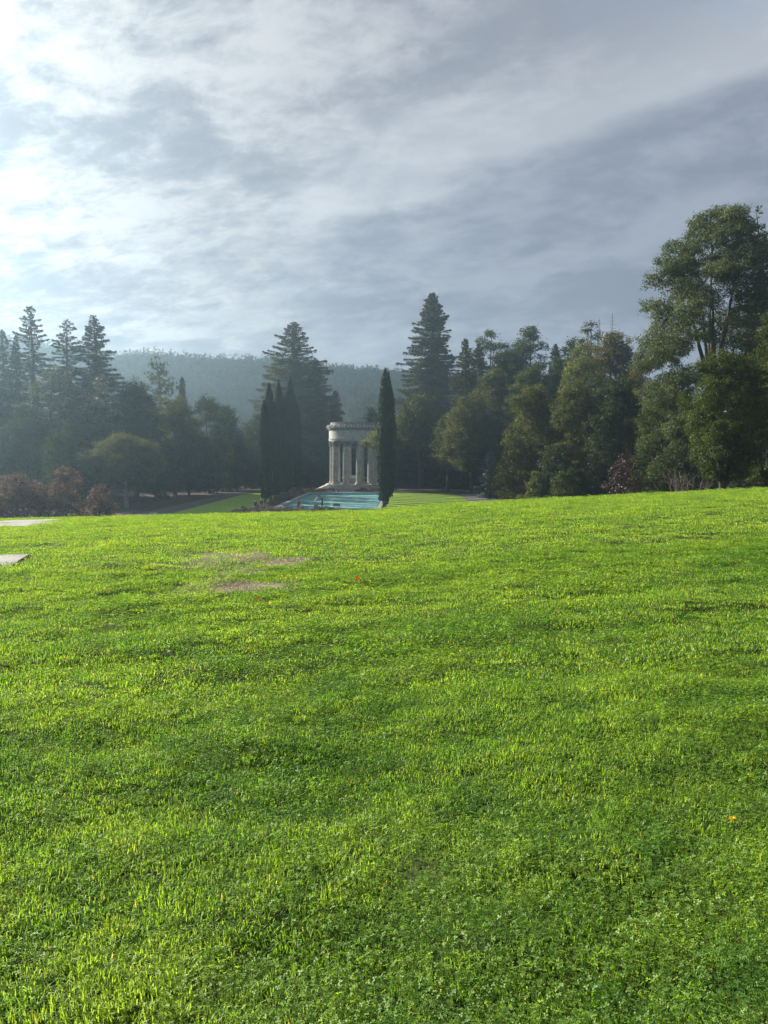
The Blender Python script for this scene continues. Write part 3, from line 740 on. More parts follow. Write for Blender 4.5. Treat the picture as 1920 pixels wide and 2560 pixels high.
ct = [(790, 1085, 110, 190, 'dark', 'dark tree behind the left side of the temple'),
      (868, 1108, 110, 192, 'dark', 'dark tree seen between the temple columns'),
      (932, 1015, 80, 194, 'bay', 'leafy tree peeping over the right rim of the temple'),
      (1000, 1080, 120, 196, 'dark', 'dark low tree right of the cypress clump'),
      (700, 1090, 160, 190, 'dark', 'dark tree behind the left cypress row'),
      (1110, 1105, 170, 192, 'dark', 'dark tree behind the spreading oak'),
      (960, 1120, 120, 190, 'dark', 'dark tree behind the right half of the temple')]
for i, (X, Y, W, D, mt, lab) in enumerate(ct):
    broadleaf(BL, lab, X, Y, W, D, M[mt], 80+i, bottom=0.02, group=GC, dens=0.8)
broadleaf('oak_tree', 'young oak whose sunlit leaves hang in front of the temple rim', 950, 1068, 92, 160, M['yellowgreen'], 95, bottom=0.62, group=GC, nl=12, leaf=0.26, tw=0.6)
broadleaf('oak_tree', 'spreading oak with a dark trunk at the end of the striped lawn', 1052, 985, 150, 179, M['oak'], 96, bottom=0.34, group=GC, nl=28, tw=1.5, fork=0.5)

# ------------------------------------------------------------------ trees, right side
broadleaf(PN, 'open topped pine right of the redwood pair', 1218, 818, 120, 190, M['pine'], 101, bottom=0.45, group=GR, nl=20, squash=0.62, dens=0.8)
broadleaf(PN, 'broad pine with clumpy rounded top, right of the open topped one', 1325, 811, 150, 182, M['pine'], 102, bottom=0.35, group=GR, nl=26, squash=0.62, dens=0.85)
broadleaf(PN, 'pine filling the dip between the open topped pine and the clumpy pine', 1268, 850, 110, 186, M['pine'], 105, bottom=0.35, group=GR, nl=18, squash=0.62, dens=0.85)
redwood('conifer_tree', 'small dark conifer spike right of the clumpy pine', 1392, 858, 78, 172, M['redwood'], 103, 0.1, 0.8, 1.0, 0.18, group=GR)
broadleaf(PN, 'far pine showing a flat dark top beside the bare snags', 1478, 802, 96, 182, M['pine'], 104, bottom=0.5, group=GR, nl=16, squash=0.6, dens=0.85)
rt = [(1275, 872, 150, 174, 'dark', 0.2, 'dark leafy tree under the clumpy pine'),
      (1425, 845, 130, 166, 'dark', 0.15, 'dark leafy tree between the conifer spike and the yellow-green tree'),
      (1235, 920, 160, 168, 'oak', 0.15, 'oak below the redwood pair, with a sunlit upper left side'),
      (1330, 905, 170, 160, 'bay', 0.15, 'leafy tree below the clumpy pine'),
      (1180, 985, 180, 160, 'oak', 0.20, 'large oak hanging over the right hand path'),
      (1120, 1030, 90, 166, 'oak', 0.25, 'smaller oak between the spreading oak and the path oak'),
      (1455, 850, 140, 140, 'yellowgreen', 0.12, 'pale yellow-green tree catching the sun on the right'),
      (1535, 824, 180, 150, 'olive', 0.15, 'brownish olive tree with thin top left of the big pine'),
      (1600, 900, 140, 130, 'olive', 0.12, 'olive tree below the left limbs of the big pine'),
      (1500, 930, 150, 122, 'dark', 0.10, 'dark tree under the yellow-green tree'),
      (1335, 955, 215, 116, 'oak', 0.015, 'large sunlit leafy tree growing to the ground right of the path'),
      (1445, 945, 200, 110, 'oak', 0.05, 'dull green leafy tree behind and right of the large sunlit one'),
      (1555, 935, 220, 104, 'dark', 0.02, 'very dark leafy tree above the maroon bush'),
      (1660, 930, 210, 94, 'bay', 0.02, 'leafy tree with upright shoots left of the near dark tree'),
      (1400, 1105, 150, 104, 'dark', 0.02, 'low dark tree right of the pale shrubs'),
      (1720, 1040, 190, 84, 'dark', 0.02, 'dark thicket tree behind the bare twiggy bush'),
      (1890, 1000, 200, 78, 'dark', 0.02, 'dark thicket tree at the right edge')]
for i, (X, Y, W, D, mt, bt, lab) in enumerate(rt):
    broadleaf(BL, lab, X, Y, W, D, M[mt], 110+i, bottom=bt, group=GR, dens=0.95, shape='bush' if bt < 0.03 else 'dome')
redwood('cedar_tree', 'small blue-green cedar beside the right hand path', 1226, 1128, 38, 140, M['bluecedar'], 131, 0.03, 0.6, 1.3, 0.18, leaf=0.3, group=GR)
broadleaf('shrub', 'dark maroon leafed bush at the foot of the right hand trees', 1560, 1130, 130, 88, M['maroon'], 132, bottom=0.0, cat='shrub', leaf=0.2, nl=18, dens=0.6, shape='bush', tw=0.5)
broadleaf('shrub', 'slender pale sunlit shrub at the foot of the large leafy tree', 1338, 1178, 42, 104, M['yellowgreen'], 133, bottom=0.02, cat='shrub', leaf=0.17, nl=10, dens=0.8, shape='egg', tw=0.5)
broadleaf('shrub', 'low pale shrub on the lawn edge, left of the slender one', 1305, 1236, 36, 104, M['yellowgreen'], 134, bottom=0.02, cat='shrub', leaf=0.16, nl=8, dens=0.8, shape='egg', tw=0.5)
broadleaf('shrub', 'grey-green shrub between the slender pale shrub and the maroon bush', 1410, 1165, 90, 98, M['bay'], 135, bottom=0.02, cat='shrub', leaf=0.17, nl=14, dens=0.8, shape='egg', tw=0.5)
# the big pine and its companions, nearest trees on the right
broadleaf(PN, 'huge spreading pine towering over the right hand trees', 1805, 512, 440, 84, M['pine_lit'], 143, bottom=0.24, group=GR, nl=88, squash=0.58, leaf=0.16, dens=0.95, fork=0.6, lobe=(0.15, 0.27), csize=0.62, tw=0.8)
pine(PN, 'second tall pine at the right edge behind the huge one', 1905, 500, 210, 98, M['pine'], 142, 0.35, 34, pads=4, leaf=0.30, padk=0.38, dens=0.55, group=GR, top=0.7)
broadleaf(BL, 'near dark tree with yellow-green sunlit left side at the right edge', 1822, 872, 250, 60, M['bay'], 143, bottom=0.20, group=GR, nl=34, leaf=0.115, dens=1.0, shape='egg')
broadleaf(BL, 'tall near tree cut by the right edge of the view', 1935, 770, 150, 64, M['bay'], 144, bottom=0.15, group=GR, nl=26, leaf=0.12, dens=1.0)

def bare(name, label, X, Ytop, D, seed, wpx, kind='snag', mat='twig', group=None, cat='tree'):
    rng = random.Random(seed); x, y, zt = at(X, Ytop, D); b = Hf(x, y); h = zt-b; w = wpx/2/FPX*D
    o = place(name, x, y, label, cat, group); mb = MB(); bs = MB()
    if kind == 'snag':
        mb.tube([(0, 0, -.2), (0, 0, h*.5), (0, 0, h)], [.3, .2, .03], 6)
        for i in range(60):
            t = 0.72+0.27*i/60; a = i*2.4; L = w*(1-(t-0.72)/0.30)+0.2
            bs.tube([(0, 0, h*t), (cos(a)*L, sin(a)*L, h*t-0.1*L+0.1)], [.05, .02], 4)
    else:
        def grow(p, d, L, r, lev):
            e = p+d*L; m_ = p+d*L*0.5+Vector((rng.gauss(0, .06), rng.gauss(0, .06), 0))*L
            (mb if lev == 0 else bs).tube([p, m_, e], [r, r*.8, r*.55], 5 if lev < 2 else 4, False)
            if lev < (3 if kind == 'twigs' else 4):
                for _ in range(rng.randint(3, 4)):
                    dd = (d+Vector((rng.gauss(0, .55), rng.gauss(0, .55), rng.gauss(.05, .35)))).normalized()
                    grow(p+d*L*rng.uniform(.35, 1), dd, L*rng.uniform(.5, .75), r*.5, lev+1)
        z0 = -.05 if kind == 'twigs' else h*.86
        if kind != 'twigs': mb.tube([(0, 0, -.2), (0, 0, h*.5), (0, 0, h*.9)], [.3, .2, .08], 6)
        for k in range(5 if kind == 'twigs' else 3):
            a = k*1.3+seed
            grow(Vector((0, 0, z0)), Vector((cos(a)*.55, sin(a)*.4, 1)).normalized(), (h-z0)*.42, 0.035+(h-z0)*.006, 0)
    mb.build('trunk', M[mat], o); tag(bs.build('branches', M[mat], o), kind='stuff')
    return o
bare('dead_tree', 'bare dead conifer spike with short side twigs above the olive tree', 1531, 780, 176, 1, 34, group='dead snags')
bare('dead_tree', 'thinner dead spike left of the taller bare one', 1499, 795, 180, 2, 20, group='dead snags')
bare('dead_tree', 'leafless twiggy top poking above the crown of the huge pine', 1783, 528, 90, 3, 44, 'dead', mat='bark')
bare('shrub', 'bare twiggy bush low in front of the near dark tree', 1722, 1125, 62, 4, 90, 'twigs', cat='shrub')
bare('sapling', 'thin forked sapling at the right hand lawn edge', 1770, 1205, 52, 5, 20, 'twigs', cat='sapling')

def undergrowth():
    rng = np.random.default_rng(61); n = 900
    x = rng.uniform(-150, 110, n); y = np.where(x < -8, np.interp(-x, [8, 26, 38, 60, 150], [196, 190, 166, 150, 130]), np.interp(x, [-8, 30, 90, 110], [196, 190, 165, 140]))+rng.uniform(0, 30, n)
    hh = rng.uniform(2.2, 6.5, n); k = 60; idx = np.repeat(np.arange(n), k); m = n*k
    d = unit(rng.normal(size=(m, 3))); d[:, 2] = np.abs(d[:, 2])
    P = np.stack([x[idx], y[idx], np.zeros(m)], 1)+d*np.stack([hh[idx]*.6, hh[idx]*.6, hh[idx]], 1)*rng.uniform(.6, 1.05, (m, 1))
    N = unit(d+rng.normal(size=(m, 3))*.6)
    V = leaves(P, N, rng.normal(size=(m, 3)), rng.uniform(.5, 1.0, m), .4, rng)
    o = finish(V, np.clip(rng.normal(.35, .2, m), 0, 1), 'undergrowth', M['dark'], None); tag(o, 'dark undergrowth closing the gaps beneath the far trees', 'undergrowth', kind='stuff')
undergrowth()

# ------------------------------------------------------------------ cypress rows either side of the pool
VAR = [cypress_meshes(31+i, 1.0*h, r, spires=s, waist=w) for i, (h, r, s, w) in enumerate([(20, 1.30, 1, 0.80), (20, 1.45, 2, 0.55), (20, 1.2, 0, 0.85), (20, 1.5, 3, 0.6)])]
for v in VAR:
    for o in v[2:]: bpy.data.objects.remove(o)
def cyp(x, y, var, h, k, rz, label, group):
    o = place('cypress_tree', x, y, label, 'tree', group, rz)
    for nm, me in (('crown', VAR[var][0]), ('trunk', VAR[var][1])):
        c = bpy.data.objects.new(nm, me); C.objects.link(c); c.parent = o
    o.scale = (k, k, h/20.0)
    return o
rngc = random.Random(8)
lh = [16.4, 19.6, 16.8, 21.0, 18.4, 19.5, 23.0, 20.0, 18.5]
ordn = ['nearest', 'second', 'third', 'fourth', 'fifth', 'sixth', 'seventh', 'eighth', 'farthest']
extra = ['shortest and slimmest of the group', 'with a double tip', 'with a single plain tip', 'with a split tip', 'just behind the split one', 'one of the tallest', 'tallest of the group', 'mostly hidden by nearer ones', 'next to the temple']
for i in range(9):
    y = 122.5+4.9*i
    cyp(PX(-18.9, y), y, [0, 1, 2, 3, 0, 1, 3, 2, 1][i], lh[i], 0.60 if i == 0 else rngc.uniform(0.58, 0.70), rngc.uniform(0, 6),
        f'{ordn[i]} cypress in the row left of the pool, {extra[i]}', 'cypresses in the row left of the pool')
rh = [13.0, 20.6, 22.0, 21.0, 22.3, 21.5, 22, 21.2, 22]
extr = ['low with a tapering foot', 'broad and dark', 'with the highest tip', 'behind the highest tip', 'with a slim spire', 'plain and narrow', 'close by its twin', 'mostly hidden', 'beside the temple steps']
for i in range(9):
    y = 118.3+4.9*i
    cyp(PX(0.15+0.35*(i > 0)*(i % 2), y), y, [0, 3, 1, 0, 3, 2, 1, 0, 3][i], rh[i], [0.72, 0.95, 0.86, 0.80][min(i, 3)], rngc.uniform(0, 6),
        f'{ordn[i]} cypress in the row right of the pool, {extr[i]}', 'cypresses in the row right of the pool')

# ------------------------------------------------------------------ pool
PL, PR, PN0, PN1 = -15.7, -0.65, 111.5, 157.0
def pool():
    tile = bsdf_mat('turquoise_pool_wall', two((0.16, 0.38, 0.44), (0.22, 0.46, 0.52), 1.5), 0.5)
    mb = MB(); cop = 0.55
    P = lambda x, y, z: (PX(x, y), y, z)
    # basin walls and floor
    z0, z1 = -0.9, -0.05
    V = [P(PL, PN0, z0), P(PR, PN0, z0), P(PR, PN1, z0), P(PL, PN1, z0), P(PL, PN0, z1), P(PR, PN0, z1), P(PR, PN1, z1), P(PL, PN1, z1)]
    b = MB(); b.add(V, [(0, 1, 2, 3), (0, 4, 5, 1), (1, 5, 6, 2), (2, 6, 7, 3), (3, 7, 4, 0)])
    o = b.build('pool_basin', tile); tag(o, kind='structure')
    r = empty('pool_coping', P(-8.2, 134, 0)); tag(r, kind='structure')
    bm = {}
    def bar(xa, ya, xb, yb):
        m_ = MB(); a = P(xa, ya, 0); c = P(xb, yb, 0)
        n = max(1, int(round(Vector((c[0]-a[0], c[1]-a[1], 0)).length/2.4)))
        for i in range(n):
            f0, f1 = i/n, (i+1)/n
            ax, ay = a[0]+(c[0]-a[0])*f0, a[1]+(c[1]-a[1])*f0; bx, by = a[0]+(c[0]-a[0])*f1, a[1]+(c[1]-a[1])*f1
            L = sqrt((bx-ax)**2+(by-ay)**2); m2 = MB()
            m2.box(((ax+bx)/2, (ay+by)/2, 0.05), (L-0.015, cop, 0.20), atan2(by-ay, bx-ax))
            s_ = m2.build('coping_stone', M['concrete']); s_.parent = r
            s_.matrix_parent_inverse = Matrix.Translation(r.location).inverted()
    h = cop/2
    bar(PL-h, PN0, PL-h, PN1); bar(PR+h, PN0, PR+h, PN1)
    bar(PL-cop, PN1+h, PR+cop, PN1+h); bar(PL-cop, PN0-h, PR+cop, PN0-h)
    m, q = new_mat('pool_water'); out = q.n('ShaderNodeOutputMaterial'); b = q.n('ShaderNodeBsdfPrincipled')
    geo = q.n('ShaderNodeNewGeometry')
    mp = q.n('ShaderNodeMapping'); q.put(mp.inputs[0], geo.outputs['Position']); mp.inputs['Scale'].default_value = (1.0, 0.35, 1.0)
    nz = q.noise(mp.outputs[0], 1.4, 3, 0.55)
    q.put(b.inputs['Base Color'], q.mix(q.noise(geo.outputs['Position'], 0.15, 3), (0.24, 0.56, 0.58), (0.27, 0.61, 0.62)))
    b.subsurface_method = 'BURLEY'; b.inputs['Subsurface Weight'].default_value = 1.0; b.inputs['Subsurface Radius'].default_value = (1.0, 1.0, 1.0); b.inputs['Subsurface Scale'].default_value = 2.2
    b.inputs['Roughness'].default_value = 0.16; b.inputs['IOR'].default_value = 1.33; b.inputs['Specular IOR Level'].default_value = 0.34
    bn = q.n('ShaderNodeBump'); bn.inputs['Strength'].default_value = 0.025; bn.inputs['Distance'].default_value = 0.03
    q.put(bn.inputs['Height'], nz); q.put(b.inputs['Normal'], bn.outputs[0]); q.put(out.inputs[0], b.outputs[0])
    e = 0.004
    o = meshobj('water', [P(PL+e, PN0+e, -0.32), P(PR-e, PN0+e, -0.32), P(PR-e, PN1-e, -0.32), P(PL+e, PN1-e, -0.32)], [(0, 1, 2, 3)], m); tag(o, kind='structure')
pool()

# ------------------------------------------------------------------ temple
TC = (PX(-7.9, 173), 173.0)
def temple():
    T = empty('temple', (TC[0], TC[1], 0)); T.scale = (0.93, 0.93, 1.0); tag(T, 'round open stone temple with tall columns and carved cornice beyond the pool', 'temple')
    st, sd = M['stone'], M['stone_dark']
    for i in range(8):                                              # ring of steps
        r1 = 9.3-0.40*i if i < 7 else 6.75; z0, z1 = 0.17*i-0.02*(i == 0), 0.17*(i+1)
        r0 = 9.3-0.40*(i+1)-0.05 if i < 6 else (6.7 if i == 6 else 0.0)
        m_ = MB()
        if i < 7: m_.lathe([(r0, z0), (r1-0.03, z0), (r1-0.03, z1-0.05), (r1, z1-0.045), (r1, z1), (r0, z1)], 72)
        else: m_.lathe([(r1, z0), (r1, z1), (0.001, z1)], 72)
        m_.build('step', st, T)
    zb = 1.36; RC = 5.15
    # column meshes, shared by all ten columns
    def base_me():
        m_ = MB(); m_.box((0, 0, 0.10), (1.75, 1.75, 0.20))
        m_.lathe([(0.70, 0.20), (0.86, 0.22), (0.90, 0.29), (0.86, 0.36), (0.76, 0.38), (0.73, 0.42), (0.79, 0.45), (0.80, 0.50), (0.76, 0.54), (0.5, 0.54)], 24)
        return m_
    zs0, zs1 = 0.54, 8.25; nd = 6; drums = []
    rad = lambda z: 0.71-0.10*((z-zs0)/(zs1-zs0))**1.4
    for d in range(nd):
        a, b = zs0+(zs1-zs0)*d/nd, zs0+(zs1-zs0)*(d+1)/nd; V = []; F = []; N = 48
        rings = [(a+0.004, 0.955), (a+0.03, 1.0), (b-0.03, 1.0), (b-0.004, 0.955)]
        for z, k in rings:
            for j in range(N):
                rr = rad(z)*k*(1.0 if j % 2 == 0 else 0.945); q = 2*pi*j/N; V.append((rr*cos(q), rr*sin(q), z))
        for i in range(3):
            for j in range(N): F.append((i*N+j, i*N+(j+1) % N, (i+1)*N+(j+1) % N, (i+1)*N+j))
        F.append(tuple(range(N-1, -1, -1))); F.append(tuple(3*N+j for j in range(N)))
        drums.append((V, F))
    def cap_me():
        m_ = MB(); z = zs1
        m_.lathe([(0.50, z), (0.67, z), (0.70, z+0.06), (0.64, z+0.12), (0.64, z+0.55), (0.74, z+0.9), (0.86, z+1.08), (0.5, z+1.08)], 20)
        for row, (zz, hh, n, off, rr) in enumerate([(z+0.12, 0.48, 8, 0, 0.66), (z+0.42, 0.52, 8, 0.39, 0.68)]):
            for k in range(n):
                q = 2*pi*k/n+off; ca, sa = cos(q), sin(q); V = []
                for (dr, dz, w) in ((0, 0, 0.17), (0.05, hh*0.55, 0.20), (0.16, hh*0.95, 0.15), (0.26, hh*0.86, 0.06)):
                    for sgn in (-1, 1): V.append(((rr+dr)*ca-sgn*w*sa, (rr+dr)*sa+sgn*w*ca, zz+dz))
                    V.append(((rr+dr+0.05)*ca, (rr+dr+0.05)*sa, zz+dz))
                F = []
                for i in range(3): F += [(i*3, i*3+2, i*3+5, i*3+3), (i*3+2, i*3+1, i*3+4, i*3+5)]
                m_.add(V, F)
        for k in range(4):                                          # corner volutes
            q = pi/4+k*pi/2; m_.blob((1.0*cos(q), 1.0*sin(q), z+0.98), (0.17, 0.17, 0.17), 8, 5)
        m_.box((0, 0, z+1.165), (1.72, 1.72, 0.17))
        return m_
    cb, cc = base_me(), cap_me()
    proto = None
    for k in range(10):
        q = -pi/2+R(-57+36*k+1)
        if proto is None:
            col = cb.build('column', st, T)
            for V, F in drums: meshobj('drum', V, F, st, col)
            cc.build('capital', sd, col)
            proto = col
        else: col = copy_tree(proto, T)
        col.location = (RC*cos(q), RC*sin(q), zb); col.rotation_euler = (0, 0, q)
    ze = zb+zs1+1.25
    m_ = MB(); m_.lathe([(4.35, ze), (5.98, ze), (6.0, ze+0.12), (5.93, ze+0.13), (5.95, ze+0.36), (6.05, ze+0.40), (6.07, ze+0.52), (5.86, ze+0.54), (4.35, ze+0.54)], 96)
    m_.build('architrave', st, T)
    core = MB(); core.lathe([(4.35, ze+0.545), (5.70, ze+0.545), (5.70, ze+2.30), (4.35, ze+2.30)], 72); core.build('frieze_core', sd, T)
    rng = random.Random(4); blocks = {}
    for c in range(3):                                              # frieze in three courses of curved blocks
        za, zt = ze+0.55+0.585*c, ze+0.55+0.585*(c+1)-0.016; n = 26
        for k in range(n):
            a0 = 2*pi*(k+0.5*(c % 2))/n; da = 2*pi/n-0.0035; rr = 5.90+rng.uniform(-0.012, 0.012); b = MB()
            for_ = [(5.68, za), (rr, za), (rr, zt), (5.68, zt)]
            b.lathe(for_+[for_[0]], 4, a0, a0+da); b.build('stone_block', st, T)
    zc = ze+2.31
    m_ = MB(); m_.lathe([(4.35, zc), (5.95, zc), (6.02, zc+0.10), (6.12, zc+0.16), (6.12, zc+0.30), (6.30, zc+0.36), (6.34, zc+0.50), (6.18, zc+0.54), (6.16, zc+1.05), (6.28, zc+1.12), (6.28, zc+1.22), (5.9, zc+1.26), (5.55, zc+1.27), (5.55, zc+1.62), (5.62, zc+1.66), (5.62, zc+1.78), (4.35, zc+1.80), (4.35, zc)], 96)
    m_.build('cornice', sd, T)
    crn = T.children[-1] if False else [o for o in T.children if o.name.startswith('cornice')][0]
    lion = None; orn = None
    for k in range(26):
        q = 2*pi*(k+0.3)/26
        if lion is None:
            l = MB(); l.blob((0.06, 0, 0.36), (0.22, 0.34, 0.36), 9, 6, 0.10, rng); l.blob((0.26, 0, 0.30), (0.17, 0.17, 0.19), 8, 5)
            l.box((0.38, 0, 0.24), (0.16, 0.18, 0.14)); l.blob((0.18, 0.22, 0.58), (0.08, 0.09, 0.09), 6, 4); l.blob((0.18, -0.22, 0.58), (0.08, 0.09, 0.09), 6, 4)
            lion = l.build('lion_head', st, T, True); cur = lion
            d = MB(); d.box((0.06, 0, 0.22), (0.16, 0.42, 0.34)); d.blob((0.14, 0, 0.45), (0.10, 0.20, 0.12), 8, 5); d.box((0.12, 0, 0.12), (0.22, 0.5, 0.08))
            orn = d.build('carved_boss', st, T); cur2 = orn
        else:
            cur = lion.copy(); C.objects.link(cur); cur2 = orn.copy(); C.objects.link(cur2); cur.parent = T; cur2.parent = T
        cur.location = (6.17*cos(q), 6.17*sin(q), zc+0.46); cur.rotation_euler = (0, 0, q)
        q2 = q+pi/26; cur2.location = (6.17*cos(q2), 6.17*sin(q2), zc+0.50); cur2.rotation_euler = (0, 0, q2)
    m_ = MB(); m_.lathe([(2.2, zb+0.001), (2.75, zb+0.001), (2.75, zb+0.22), (2.65, zb+0.25), (2.65, zb+1.15), (2.8, zb+1.2), (2.8, zb+1.38), (2.2, zb+1.38), (2.2, zb+0.001)], 32)
    m_.build('well_parapet', st, T)
    m_ = MB(); m_.box((0.4, 0.1, zb+1.56), (2.6, 1.6, 0.34)); m_.box((0.4, 0.1, zb+1.80), (2.9, 1.9, 0.14)); m_.build('well_cap', st, T)
temple()

# ------------------------------------------------------------------ planting round the pool
GB = 'low shrub beds before the temple steps'
for i, (xa, w, lab) in enumerate([(-15.4, 3.6, 'brown clipped shrub bed before the temple steps, far left end'), (-12.6, 3.6, 'brown clipped shrub bed left of the walk to the temple'),
                                  (-5.4, 3.4, 'brown clipped shrub bed right of the walk to the temple'), (-2.6, 3.0, 'brown clipped shrub bed at the foot of the right cypress clump')]):
    mound('shrub_bed', lab, PX(xa, 160.5), 160.8, w, 0.85, M['hedge'], 300+i, 'shrub', 0.28, GB, dy=0.75)
def kerbs():
    for i, (xa, xb, lab) in enumerate([(-17.4, -10.6, 'pale stone kerb round the shrub bed left of the temple walk'), (-7.3, -0.9, 'pale stone kerb round the shrub bed right of the temple walk')]):
        o = place('bed_kerb', PX((xa+xb)/2, 160), 160, lab, 'kerb'); L = xb-xa
        for c, d in (((0, -1.65, 0.14), (L, 0.18, 0.36)), ((L/2-0.09, 0.2, 0.14), (0.18, 3.5, 0.36)), ((-L/2+0.09, 0.2, 0.14), (0.18, 3.5, 0.36))):
            b = MB(); b.box(c, d); b.build('kerb_stone', M['concrete'], o)
kerbs()
sheet('path', [(PX(-10.4, 158.2), 158.2), (PX(-7.5, 158.2), 158.2), (PX(-7.5, 164.6), 164.6), (PX(-10.4, 164.6), 164.6)], M['concrete'], 0.02)
# ragged grey undergrowth between the left cypresses and the water
ug = random.Random(12)
for i in range(10):
    y = 126+3.3*i
    mound('shrub', f'ragged grey-brown shrub by the left pool edge, {["nearest", "second", "third", "fourth", "fifth", "sixth", "seventh", "eighth", "ninth", "farthest"][i]} along the cypress row', PX(-17.5+ug.uniform(-.4, .3), y), y, ug.uniform(1.2, 2.0), ug.uniform(0.8, 1.5), M['lavender'], 320+i, 'shrub', 0.22, 'ragged shrubs along the left pool edge', 0.8)
# curved terrace and shrub bed at the near end of the pool
sheet('terrace', [(-14.6+7.6*cos(pi*k/20), 110.6-5.2*sin(pi*k/20)) for k in range(21)], M['concrete'], 0.016)
sheet('terrace', [(-8.0+3.0*cos(2*pi*k/28), 109.6+2.2*sin(2*pi*k/28)) for k in range(28)], M['concrete'], 0.022)
bed = [(-19.3, 106.2, 1.7, 0.75, 'small grey shrub at the left tip of the bed below the pool'),
       (-18.0, 106.0, 2.0, 1.00, 'second grey mound from the left tip of the bed below the pool'),
       (-16.5, 107.0, 3.0, 1.35, 'broad pale mound below the nearest left cypress'),
       (-15.4, 105.2, 2.4, 1.05, 'low dark mound in front of the broad pale one'),
       (-13.7, 105.8, 2.3, 1.15, 'rounded mound below the white parasol'),
       (-12.5, 105.0, 1.9, 0.95, 'low mound below the woman with dark hair'),
       (-11.7, 106.4, 1.8, 1.20, 'pale tipped mound right of the woman with dark hair'),
       (-10.9, 104.9, 1.6, 0.65, 'lowest brownish mound in front of the white bench'),
       (-9.1, 105.6, 2.2, 1.20, 'large grey-brown mound below the man lifting a child'),
       (-7.7, 105.8, 2.0, 1.15, 'spiky brown mound with upright stems below the chair'),
       (-6.6, 105.6, 1.5, 0.75, 'rightmost small mound on the tip of the pale apron'),
       (-20.6, 106.8, 1.3, 0.5, 'tiny outlying shrub left of the bed below the pool')]
for i, (x, y, w, h, lab) in enumerate(bed):
    mound('shrub', lab, x, y, w, h*.72, M['lavender'], 340+i, 'shrub', 0.15, 'grey shrub mounds at the near end of the pool', 0.9 if i == 9 else 0.35)
for i, (x, y, lab) in enumerate([(14.6+1.6, 118, 'dry brown shrub by the right path, nearest'), (21.0, 124, 'dry brown shrub right of the striped lawn path, middle'), (20.5, 132, 'reddish low shrub below the blue-green cedar'), (19.4, 140, 'small tan shrub at the bend of the right path')]):
    mound('shrub', lab, PX(x if i else 20.6, y), y, 2.2, 0.8, M['hedge' if i != 2 else 'rust'], 370+i, 'shrub', 0.2, 'low shrubs along the right path', 0.4)

# ------------------------------------------------------------------ people and small things by the pool
def skin_mesh(name, mat, verts, edges, radii, parent, root=0, sub=1):
    me = bpy.data.meshes.new(name); me.from_pydata(verts, edges, []); me.update()
    if not me.skin_vertices: 
        bm = bmesh.new(); bm.from_mesh(me); bm.verts.layers.skin.verify(); bm.to_mesh(me); bm.free()
    for i, sv in enumerate(me.skin_vertices[0].data):
        r = radii[i]; sv.radius = (r, r) if not hasattr(r, '__len__') else r; sv.use_root = (i == root)
    o = bpy.data.objects.new(name, me); C.objects.link(o); o.parent = parent
    o.modifiers.new('skin', 'SKIN').use_smooth_shade = True
    s = o.modifiers.new('sub', 'SUBSURF'); s.levels = sub; s.render_levels = sub
    me.materials.append(mat)
    return o
J = ['pelvis', 'belly', 'chest', 'neck', 'head', 'crown', 'shL', 'elL', 'wrL', 'haL', 'shR', 'elR', 'wrR', 'haR', 'hipL', 'knL', 'anL', 'toL', 'hipR', 'knR', 'anR', 'toR', 'nose']
JE = [(0, 1), (1, 2), (2, 3), (3, 4), (4, 5), (4, 22), (2, 6), (6, 7), (7, 8), (8, 9), (2, 10), (10, 11), (11, 12), (12, 13), (0, 14), (14, 15), (15, 16), (16, 17), (0, 18), (18, 19), (19, 20), (20, 21)]
JR = [.13, .125, .14, .055, .095, .07, .065, .045, .033, .040, .065, .045, .033, .040, .09, .062, .042, .040, .09, .062, .042, .040, .03]
STAND = dict(pelvis=(0, 0, .93), belly=(0, 0, 1.12), chest=(0, 0, 1.32), neck=(0, 0, 1.48), head=(0, .01, 1.60), crown=(0, 0, 1.69), nose=(0, -.10, 1.59),
             shL=(.19, 0, 1.40), elL=(.25, .02, 1.12), wrL=(.25, -.05, .87), haL=(.25, -.08, .77), shR=(-.19, 0, 1.40), elR=(-.25, .02, 1.12), wrR=(-.25, -.05, .87), haR=(-.25, -.08, .77),
             hipL=(.10, 0, .86), knL=(.11, -.02, .48), anL=(.11, .02, .08), toL=(.12, -.14, .045), hipR=(-.10, 0, .86), knR=(-.11, -.02, .48), anR=(-.11, .02, .08), toR=(-.12, -.14, .045))
SIT = dict(STAND, pelvis=(0, 0, .55), belly=(0, -.02, .74), chest=(0, -.05, .94), neck=(0, -.07, 1.10), head=(0, -.09, 1.22), crown=(0, -.08, 1.31), nose=(0, -.20, 1.20),
           shL=(.19, -.04, 1.02), elL=(.24, -.10, .76), wrL=(.14, -.30, .66), haL=(.09, -.37, .64), shR=(-.19, -.04, 1.02), elR=(-.24, -.10, .76), wrR=(-.14, -.30, .66), haR=(-.09, -.37, .64),
           hipL=(.10, -.05, .53), knL=(.12, -.45, .52), anL=(.12, -.42, .09), toL=(.13, -.56, .05), hipR=(-.10, -.05, .53), knR=(-.12, -.45, .52), anR=(-.12, -.42, .09), toR=(-.13, -.56, .05))
